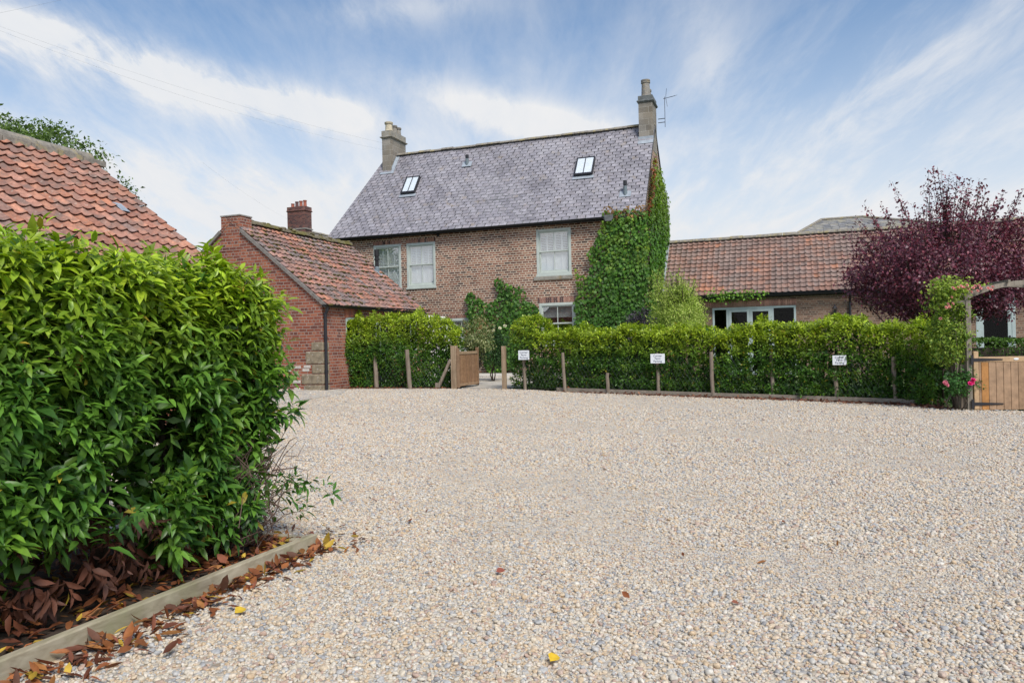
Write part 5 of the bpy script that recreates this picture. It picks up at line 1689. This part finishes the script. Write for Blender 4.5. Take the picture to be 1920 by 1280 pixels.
sb = at(1272, 700, 22.5); sb[2] = -.05
tree('willow_shrub', sb, 'light green feathery shrub beside the wing doors and house corner', 'shrub', (0.05, 0, 2.0), (.80, .75, .88), .6, 30, 300, 44, .085, .30, willow, M['leaf_soft'], clump_r=.17, trunk_r=.04, spikes=46, spike_len=.55, seed=12, shell=.2, droopy=-.3, multi=4)
sb2 = at(1238, 700, 24.5); sb2[2] = -.05
tree('willow_shrub', sb2, 'slim light green shrub rising against the creeper on the house corner', 'shrub', (0.0, 0, 2.4), (.28, .3, 1.15), .6, 14, 60, 30, .085, .26, willow, M['leaf_soft'], clump_r=.14, trunk_r=.03, spikes=12, spike_len=.4, seed=15, shell=.2, droopy=-.3, multi=3)


def smoke(P, n, r, cc, cr_):
    m = r.uniform(0, 1, (n, 1)); return np.array((.035, .030, .040)) * (1 - m) + np.array((.10, .085, .105)) * m


sb3 = at(1203, 700, 23.5); sb3[2] = -.05
tree('smoke_bush', sb3, 'dusky purple-grey bush just showing over the hedge before the creeper', 'bush', (0, 0, 1.65), (.52, .5, .65), .4, 16, 90, 40, .075, .5, smoke, M['leaf_purple'], clump_r=.16, trunk_r=.03, seed=16, shell=.2, multi=4)


def varieg(P, n, r, cc, cr_):
    m = r.uniform(0, 1, (n, 1)); c = np.array((.10, .17, .05)) * (1 - m) + np.array((.42, .42, .20)) * m
    red = (r.random((n, 1)) < .12) * (P[:, 2:3] > cc[2] + .1)
    return c * (1 - red) + np.array((.42, .18, .10)) * red


sb4 = at(897, 720, 22.9); sb4[2] = .02
tree('variegated_shrub', sb4, 'pale variegated shrub leaning over the open gate leaf', 'shrub', (0, 0, 1.45), (.52, .5, .62), .5, 18, 110, 34, .085, .42, varieg, M['leaf_soft'], clump_r=.15, trunk_r=.03, seed=18, shell=.25, multi=3)


def flowers(name, pts, r0, col, parent, n_pet=9):
    """each bloom a part of its own: two rings of petals"""
    for p in pts:
        ax = unit(np.array((random.gauss(0, .5), -1 + random.gauss(0, .4), .6)))
        s = unit(np.cross(ax, (0, 0, 1))); t = np.cross(ax, s)
        P, A, Nn, Cc = [], [], [], []
        for ring, (k, op) in enumerate(((n_pet, .9), (6, .45))):
            for i in range(k):
                th = 2 * math.pi * i / k + ring * .4
                P.append(p); A.append((s * math.cos(th) + t * math.sin(th)) * op + ax * (1 - op * .6)); Nn.append(ax)
                Cc.append(np.array(col) * random.uniform(.75, 1.25))
        v, f, k = leaf_geo(np.array(P), np.array(A), np.array(Nn), r0, .95, -.15, LEAF4)
        leaf_object(name, [(v, f, k, np.clip(np.array(Cc), 0, 1))], M['petal'], parent)


def rose_green(P, n, r, cc, cr_):
    m = r.uniform(0, 1, (n, 1)); return np.array((.09, .19, .03)) * (1 - m) + np.array((.34, .44, .06)) * m


wb = at(925, 720, 25.2); wb[2] = .05
wr_ = tree('white_rose_bush', wb, 'dark rose bush with cream blooms seen through the gate opening', 'bush', (0.05, 0, 1.15), (.62, .4, .75), .4, 14, 90, 34, .075, .55, lambda P, n, r, cc, cr_: np.array((.03, .075, .02)) * r.uniform(.5, 1.8, (n, 1)), M['leaf_soft'], clump_r=.17, trunk_r=.02, seed=19, shell=.2, multi=3)
flowers('bloom', [at(x, y, 24.75) - wb for x, y in ((914, 615), (916, 622), (937, 616), (947, 612), (906, 628), (926, 620))], .075, (.80, .78, .55), wr_)

# climbing rose on the arch
ra = np.array((8.22, 14.05, gz(8.22)))
rr_ = tree('climbing_rose', ra, 'climbing rose with coral pink blooms over the left leg of the wooden arch', 'rose', (-.08, .05, 1.55), (.36, .32, .95), .5, 16, 120, 34, .062, .6, rose_green, M['leaf_soft'], clump_r=.13, trunk_r=.02, seed=21, shell=.2, multi=3)
n = 900   # leafy head trained along the arch
t = rng.beta(2, 2, n)
hp = np.stack([rng.normal(-.02, .20, n) + .12 * (t - .5), rng.normal(.0, .12, n), 2.22 + rng.normal(0, .10, n)], 1)
v, f, k = leaf_geo(hp, rand_dirs(n), np.array((0, -.4, 1.0)) + rng.normal(0, .5, (n, 3)), .062 * rng.uniform(.6, 1.3, n), .6, .2, LEAF4)
leaf_object('leafy_head', [(v, f, k, np.array((.27, .36, .05)) * rng.uniform(.5, 1.7, (n, 1)))], M['leaf_soft'], rr_)
bl = [(1789, 543), (1795, 540), (1801, 537), (1786, 541), (1807, 540), (1828, 537), (1834, 536), (1838, 541), (1824, 541), (1852, 541), (1858, 544), (1860, 539), (1776, 571), (1780, 576), (1773, 577), (1785, 570), (1764, 598), (1783, 558), (1815, 542), (1820, 548), (1832, 546), (1812, 535)]
flowers('bloom', [at(x, y, 13.75 + random.uniform(-.1, .1)) - ra for x, y in bl], .042, (.80, .40, .36), rr_, 8)
rl = np.array((8.12, 13.85, gz(8.12)))
r2 = tree('rose_bush', rl, 'small rose bush with two bright pink blooms at the gate post foot', 'rose', (.06, -.02, .50), (.30, .16, .24), .3, 8, 40, 20, .06, .6, lambda P, n, r, cc, cr_: np.array((.05, .13, .03)) * r.uniform(.6, 2.0, (n, 1)), M['leaf_soft'], clump_r=.09, trunk_r=.012, seed=25, shell=.3, multi=3)
flowers('bloom', [at(1769, 720, 13.72) - rl, at(1774, 722, 13.72) - rl, at(1772, 717, 13.75) - rl], .055, (.66, .22, .28), r2, 9)
flowers('bright_bloom', [at(1818, 720, 13.6) - rl, at(1821, 717, 13.62) - rl, at(1824, 714, 13.62) - rl], .062, (.80, .05, .26), r2, 9)

# box hedge beyond the right gate
bx = np.array((9.3, 16.6, gz(9.3)))
bxr = thing('box_hedge', bx, 'low square-clipped box hedge behind the boarded gate', 'hedge', rz=RZ)
n = 26000
q = rng.uniform(-1, 1, (n, 3)); ax = rng.integers(0, 3, n); q[np.arange(n), ax] = np.sign(q[np.arange(n), ax])
P = q * np.array((2.2, .40, .64)) + np.array((1.45, 0, .64)); P += (lump(P, 5, 77) * .04)[:, None] * q
out = unit(q ** 9 + rng.normal(0, .3, (n, 3)))
v, f, k = leaf_geo(P, rand_dirs(n) + np.array((0, 0, .3)), out + rng.normal(0, .5, (n, 3)), .056 * rng.uniform(.7, 1.3, n), .6, .1, LEAF4)
hz_ = np.clip((P[:, 2:3] - .6) / .5, 0, 1)
leaf_object('foliage', [(v, f, k, (np.array((.025, .075, .012)) * (1 - .6 * hz_) + np.array((.10, .19, .02)) * .6 * hz_) * rng.uniform(.5, 1.6, (n, 1)))], M['leaf_soft'], bxr)
b = MB(); b.box(-.60, 3.5, -.26, .26, -.05, 1.12); b.build('dark_filler_block', M['bark'], bxr)  # solid dark block added inside the foliage to stop light passing through

# ================================================================== FENCES, GATES, SIGNS
def stake(b, x, y, h, lean=(0, 0), r=.05):
    z = gz(x)
    n = 6
    pts = [np.array((x + lean[0] * k / n + random.gauss(0, .004), y + lean[1] * k / n, z - .1 + (h + .1) * k / n)) for k in range(n + 1)]
    b.tube(pts, [r * random.uniform(.92, 1.06) for _ in pts], 9)


def netting(name, pts, h0, h1, par, off):
    b = MB(); w = .0011
    d = []
    for p, q in zip(pts[:-1], pts[1:]):
        p, q = np.array(p), np.array(q); L = np.linalg.norm(q - p); n = int(L / .11)
        for i in range(n):
            for s in (1, -1):
                a = p + (q - p) * (i / n); rise = h1 - h0; run = rise * .62
                c = p + (q - p) * np.clip(i / n + s * run / L, 0, 1); fr = abs((np.clip(i / n + s * run / L, 0, 1) - i / n) * L / run) if run else 1
                A3 = np.array((a[0], a[1], gz(a[0]) + h0)) - off; C3 = np.array((c[0], c[1], gz(c[0]) + h0 + rise * fr)) - off
                if fr > .05: b.tube([A3, C3], w, 3, cap=False)
    return b.build(name, M['netting'], par)


POSTS = [((985, 731), 1.08, (-.03, .02)), ((1060, 735), 1.02, (-.05, .02)), ((1140, 738), .52, (0, .02)), ((1235, 741), 1.02, (-.01, .02)), ((1337, 745), 1.05, (-.02, .01)), ((1450, 748), 1.04, (-.02, .01)), ((1568, 753), .98, (0, .01)), ((1680, 757), .96, (-.03, .01))]
p0 = ground(*POSTS[0][0])
fence = thing('netting_fence', p0, 'grey stake and wire netting fence along the foot of the long hedge', 'fence')
for (px, h, lean) in POSTS:
    g = ground(*px); b = MB(); stake(b, g[0], g[1], h, lean, .043)
    b.v = [tuple(np.array(v) - p0) for v in b.v]; b.build('post', M['old_post'], fence, smooth=False)
netting('netting', [ground(*p[0])[:2] for p in POSTS], .05, .92, fence, p0)
LP = [((655, 726.5), .92, (-.02, .02)), ((706, 727), .95, (-.02, .02)), ((769, 728.5), 1.10, (-.07, .02))]
p1 = ground(*LP[0][0])
fence2 = thing('netting_fence', p1, 'short stake and wire netting fence between outbuilding and gate', 'fence')
for (px, h, lean) in LP:
    g = ground(*px); b = MB(); stake(b, g[0], g[1], h, lean, .062)
    b.v = [tuple(np.array(v) - p1) for v in b.v]; b.build('post', M['old_post'], fence2)
netting('netting', [ground(*p[0])[:2] for p in LP] + [(-1.75, 21.36)], .05, .92, fence2, p1)

# open pedestrian gate
gp = ground(853, 728.5)
t = thing('gate_post', gp, 'thick square gate post with a diagonal prop, hinging the small open gate', 'post', rz=RZ)
b = MB(); b.box(-.085, .085, -.07, .07, -.1, 1.20); t2 = b.build('post_shaft', M['gate_post'], t, bevel=.012)
b = MB(); b.obox((-.09, -.05, .82), (-.49, -.08, .0), .075, .075, up=(0, 1, 0)); b.box(-.56, -.47, -.11, -.03, -.08, .17); b.build('prop', M['old_post'], t, bevel=.006)
gr = ground(946, 730)
tag_post = thing('gate_post', gr, 'slim square gate post at the free side of the small gateway', 'post', rz=RZ)
b = MB(); b.box(-.058, .058, -.05, .05, -.1, 1.19); b.build('post_shaft', M['gate_post'], tag_post, bevel=.01)
ga = ground(858, 729); gb_ = ground(897, 724.5)
gd = (gb_ - ga)[:2]; gl = np.linalg.norm(gd)
gate = thing('wooden_gate', (ga[0], ga[1], gz(ga[0]) + .03), 'small brown boarded garden gate standing open beside the path', 'gate', rz=math.atan2(gd[1], gd[0]))
GL = gl
GW = [(0.26, 0.150, 0.080), (0.28, 0.165, 0.09), (0.235, 0.135, 0.075), (0.27, 0.16, 0.092)]
b = MB(); b.box(.02, .10, -.035, .035, .0, 1.10, (.26, .165, .10)); b.build('hinge_stile', M['gate_wood'], gate, bevel=.005)
b = MB(); b.box(GL - .075, GL, -.035, .035, .05, 1.12, (.24, .145, .085)); b.build('lock_stile', M['gate_wood'], gate, bevel=.005)
b = MB(); b.box(.101, GL - .076, -.030, .030, .93, 1.01, (.33, .23, .14)); b.build('rail', M['gate_wood'], gate, bevel=.005); b = MB(); b.box(.101, GL - .076, -.030, .030, .04, .12, (.31, .20, .12)); b.build('rail', M['gate_wood'], gate, bevel=.005)
b = MB(); nb_ = 11
for i in range(nb_):
    a, c = .102 + (GL - .18) * i / nb_, .102 + (GL - .18) * (i + 1) / nb_ - .006
    b.box(a, c, -.012, .012, .121, .929, random.choice(GW))
b.build('boarding', M['gate_wood'], gate, bevel=.003)

# field-side gate under the arch
g0, g1 = ground(1826, 769), ground(1920, 771)
gdir = np.array((0.992, -0.126)); gdir /= np.linalg.norm(gdir)
GZ0 = gz(g0[0])
rg = thing('boarded_gate', (g0[0], g0[1], GZ0 + .02), 'honey-brown boarded gate with black strap hinges under the rose arch', 'gate', rz=math.atan2(gdir[1], gdir[0]))
HW = 1.78
RW = [(0.34, 0.215, 0.130), (0.31, 0.20, 0.12), (0.36, 0.235, 0.145), (0.32, 0.21, 0.13)]
b = MB(); b.box(0, .085, -.035, .035, 0, 1.06, (.47, .32, .185)); b.build('hinge_stile', M['gate_wood'], rg, bevel=.008)
b = MB(); b.box(HW - .085, HW, -.035, .035, 0, 1.02, (.44, .29, .17)); b.build('lock_stile', M['gate_wood'], rg, bevel=.008)
b = MB(); b.box(.086, HW - .086, -.036, .036, .86, .955, (.46, .31, .18)); b.build('rail', M['gate_wood'], rg, bevel=.006)
b = MB(); b.box(.086, HW - .086, -.010, .034, .0, .09, (.42, .28, .16)); b.build('rail', M['gate_wood'], rg, bevel=.006)
b = MB(); x = .088; i = 0
ws = [.045] + [.125] * 13
for w_ in ws:
    if x + .02 > HW - .09: break
    x2 = min(x + w_, HW - .088)
    c = (0.42, 0.20, 0.065) if i == 1 else random.choice(RW)
    b.box(x, x2 - .006, -.030, -.008, -.01, .858, c); x = x2; i += 1
b.build('boarding', M['gate_wood'], rg, bevel=.004)
for z, zz in ((.905, .0), (.10, .0)):
    b = MB(); b.prism([(-.045, z - .028), (.10, z - .028), (.48, z - .010), (.50, z), (.48, z + .010), (.10, z + .028), (-.045, z + .028)], 1, -.046, -.0375)
    b.box(-.055, -.012, -.056, -.036, z - .085, z + .085); b.build('strap_hinge', M['black_metal'], rg)
b = MB(); vs = [(.72 + .045 * math.cos(a), .91 + .018 * math.sin(a)) for a in np.linspace(0, 6.283, 20)[:-1]]; b.prism(vs, 1, -.044, -.0365); b.build('oval_plate', M['white_paint'], rg)
# arch
ar = thing('garden_arch', (8.38, 13.92, gz(8.38)), 'weathered wooden garden arch curving over the boarded gate', 'arch', rz=math.atan2(gdir[1], gdir[0]))
AW = 1.95
for x in (0, AW):
    for y in (0, .55):
        b = MB(); b.box(x - .045, x + .045, y - .045, y + .045, -.15, 2.02); b.build('post', M['arch_wood'], ar, bevel=.006)
for y in (0, .55):
    b = MB(); K = 14
    P_ = [(-.05 + (AW + .1) * k / K, 2.0 + .27 * math.sin(math.pi * k / K) ** .8) for k in range(K + 1)]
    outl = P_ + [(x, z + .085) for x, z in reversed(P_)]
    for k in range(K):
        b.prism([P_[k], P_[k + 1], (P_[k + 1][0], P_[k + 1][1] + .085), (P_[k][0], P_[k][1] + .085)], 1, y - .03, y + .03)
    b.build('curved_rail', M['arch_wood'], ar)
for k in (2, 5, 9, 12):
    x = -.05 + (AW + .1) * k / 14; z = 2.0 + .27 * math.sin(math.pi * k / 14) ** .8 + .10
    b = MB(); b.box(x - .02, x + .02, -.1, .65, z - .02, z + .02); b.build('cross_bar', M['arch_wood'], ar)
b = MB(); b.obox((-.20, 0, 1.99), (.0, 0, 1.97), .06, .08); b.build('rail_stub', M['arch_wood'], ar)
for px, lab, w_, h_ in (((1806, 768), 'wide grey plank post at the hedge end next to the arch', .10, .83), ((1814.5, 768), 'narrow pale plank post squeezed between wide plank and arch leg', .05, .80)):
    g = ground(*px); o = thing('plank_post', g, lab, 'post'); b = MB(); b.box(-w_ / 2, w_ / 2, -.03, .03, -.1, h_); b.build('post_shaft', M['old_post'] if w_ > .06 else M['gate_post'], o, bevel=.006)


def text_mesh(name, txt, size, mat, parent, loc, rot):
    cu = bpy.data.curves.new(name, 'FONT'); cu.body = txt; cu.size = size; cu.align_x = 'CENTER'; cu.align_y = 'CENTER'; cu.extrude = .0008; cu.space_line = .95; cu.offset = 0
    o = bpy.data.objects.new(name, cu); COL.objects.link(o)
    bpy.context.view_layer.update()
    me = bpy.data.meshes.new_from_object(o.evaluated_get(bpy.context.evaluated_depsgraph_get()))
    bpy.data.objects.remove(o); bpy.data.curves.remove(cu)
    me.name = name; me.materials.clear(); r = link(name, me, mat, parent)
    r.location = loc; r.rotation_euler = rot
    return r


SIGNS = [((982, 665.5), 985, 731, 'parking sign on the stake next to the small gateway', .305, .25),
         ((1233, 672), 1235, 741, 'parking sign in the middle of the long hedge, nibbled by leaves', .335, .225),
         ((1574, 675), 1568, 753, 'parking sign nearest the purple tree, half hidden by leaves', .27, .20)]
for (c, gx, gy, lab, w_, h_) in SIGNS:
    g = ground(gx, gy); Yp = g[1] - .15
    p = at(c[0], c[1], Yp)
    s = thing('parking_sign', p, 'white ' + lab, 'sign', 'white parking signs on the hedge fence', rz=-.30)
    b = MB(); b.box(-w_ / 2, w_ / 2, 0, .006, -h_ / 2, h_ / 2); b.build('sign_board', M['sign_white'], s, bevel=.002)
    text_mesh('lettering', 'Corner\nFarm\nParking', h_ * .30, M['sign_ink'], s, (0, -.003, .0), (math.pi / 2, 0, 0))

# ================================================================== GARDEN BEHIND THE GATE
def rise(name, poly, z, mat, label, cat):
    b = MB(); n = len(poly)
    b.face(*[(x, y, z) for x, y in poly])
    for i in range(n):
        p, q = poly[i], poly[(i + 1) % n]; b.face((p[0], p[1], -.3), (q[0], q[1], -.3), (q[0], q[1], z), (p[0], p[1], z))
    return tag(b.build(name, mat), label, cat, kind='structure')


rise('terrace', [(-3.4, 25.7), (1.6, 25.2), (2.4, 28.4), (-3.2, 30.3)], .07, M['paving'], 'raised stone paving before the farmhouse wall', 'terrace')
rise('pebble_terrace', [(-2.9, 27.2), (1.7, 26.5), (2.2, 28.3), (-2.9, 30.2)], .15, M['white_gravel'], 'pale pebble bed at the foot of the farmhouse wall', 'gravel bed')

# ================================================================== FALLEN LEAVES, WIRES
def litter():
    ch = []
    def put(xy, L, pal, up=.010, flat=.35):
        n = len(xy)
        P = np.concatenate([xy, np.array([gz(x) for x in xy[:, 0]])[:, None] + up + rng.uniform(0, .02, (n, 1))], 1)
        A = np.concatenate([rng.normal(0, 1, (n, 2)), rng.normal(0, .22, (n, 1))], 1)
        Nn = np.array((0, 0, 1.0)) + rng.normal(0, flat, (n, 3))
        hw = n // 2
        v, f, k = leaf_geo(P[:hw], A[:hw], Nn[:hw], L * rng.uniform(.5, 1.25, hw), .46, rng.uniform(-.5, .5, hw), LEAF8)
        v2, f2, k = leaf_geo(P[hw:], A[hw:], Nn[hw:], L * rng.uniform(.5, 1.2, n - hw), .30, rng.uniform(-.2, .7, n - hw), LEAF8)
        v, f = np.concatenate([v, v2]), np.concatenate([f, f2 + len(v)])
        c = np.array(pal)[rng.integers(0, len(pal), n)] * rng.uniform(.6, 1.4, (n, 1))
        ch.append((v, f, k, np.clip(c, 0, 1)))
    pal = [(.22, .075, .03), (.28, .10, .035), (.16, .055, .03), (.10, .045, .028), (.32, .14, .045), (.20, .07, .04), (.25, .09, .03), (.42, .28, .04)]
    n = 1500
    a, c = rng.uniform(.0, 3.4, n), .06 + rng.beta(1.1, 1.6, n) * 1.2
    q = np.array(BED) - np.outer(a, V2[:2]) - np.outer(c, U2[:2]); put(q, .075, pal, .050)
    n = 420
    a = rng.uniform(.0, .75, n); c = rng.uniform(.06, .8, n)
    q = np.array(BED) - np.outer(a, V2[:2]) - np.outer(c, U2[:2]); put(q, .06, pal, .050, .7)
    n = 800   # spilled over the board on the pebbles
    a = rng.uniform(-.05, 3.4, n); c = -np.abs(rng.normal(0, .11, n)) * (0.5 + a * .35) - .035
    q = np.array(BED) - np.outer(a, V2[:2]) - np.outer(c, U2[:2]); put(q, .075, pal, .012)
    n = 90
    a = -np.abs(rng.normal(0, .25, n)); c = rng.uniform(-.3, .7, n)
    q = np.array(BED) - np.outer(a, V2[:2]) - np.outer(c, U2[:2]); put(q, .06, pal, .012)
    # dry leaves all along the far edging
    n = 2300
    t = rng.beta(1.6, 1.0, n); p, d, _ = path_pt(EDGE + [(8.3, 14.1)], t)
    nr = np.stack([d[:, 1], -d[:, 0]], 1); dist = np.abs(rng.normal(0, .16, n)) * (.35 + t) + .04
    put(p + nr * dist[:, None], .085, [(.17, .06, .035), (.21, .085, .05), (.12, .05, .035), (.25, .12, .07)], .008)
    n = 500; t = rng.uniform(0, 1, n); p, d, _ = path_pt(EDGE, t); nr = np.stack([d[:, 1], -d[:, 0]], 1)
    put(p - nr * rng.uniform(.04, .5, n)[:, None], .09, pal[:4], .06)
    n = 260; t = rng.uniform(0, 1, n); p, d, _ = path_pt([(-4.9, 21.3), (-4.1, 21.5), (-2.9, 21.4), (-1.8, 21.3)], t); nr = np.stack([d[:, 1], -d[:, 0]], 1)
    put(p + nr * np.abs(rng.normal(0, .14, n))[:, None], .085, pal[:4], .01)
    n = 60; y = rng.uniform(3.4, 16, n); put(np.stack([rng.uniform(-.3, .6, n) * y, y], 1), .055, pal[:6], .014)
    o = leaf_object('fallen_leaves', ch, M['leaf_dead'])
    tag(o, 'rust-brown fallen leaves scattered under the hedges and along the boards', 'leaves', kind='stuff')


litter()


def one_leaf(px, py, L, col, label, ang):
    g = ground(px, py)
    v, f, k = leaf_geo(np.array([[0, 0, .022]]), np.array([[math.cos(ang), math.sin(ang), .25]]), np.array([[.15, -.55, 1.0]]), L, .8, .25, LEAF8)
    o = leaf_object('fallen_leaf', [(v, f, k, np.array([col]))], M['leaf_dead']); o.location = g
    tag(o, label, 'leaf')


one_leaf(1032, 1250, .062, (.72, .47, .03), 'single bright yellow leaf lying alone on the pebbles', 1.0)
one_leaf(930, 1079, .05, (.28, .085, .055), 'single reddish-brown leaf lying alone mid yard', .2)
one_leaf(440, 1158, .06, (.62, .42, .04), 'small yellow leaf on the pebbles near the brown litter', .9)

WIRES = [((-120, 6, 24), (717, 268, 33.6), 'upper overhead wire running to the stone chimney', .30),
         ((-120, 10, 24), (718, 281, 33.6), 'lower sagging overhead wire running to the stone chimney', .42),
         ((-60, 36, 20), (220, -24, 22), 'short overhead wire crossing the sky corner above the barn', .03),
         ((380, 305, 40), (541, 412, 46.3), 'faint overhead wire dropping to the dark red chimney', .15)]
for (a, c, lab, sag) in WIRES:
    A_, C_ = at(*a), at(*c); b = MB()
    pts = [A_ + (C_ - A_) * k / 24 - np.array((0, 0, sag * 4 * (k / 24) * (1 - k / 24))) for k in range(25)]
    b.tube(pts, .0022, 5)
    tag(b.build('overhead_wire', M['wire']), lab, 'wire', 'overhead wires')
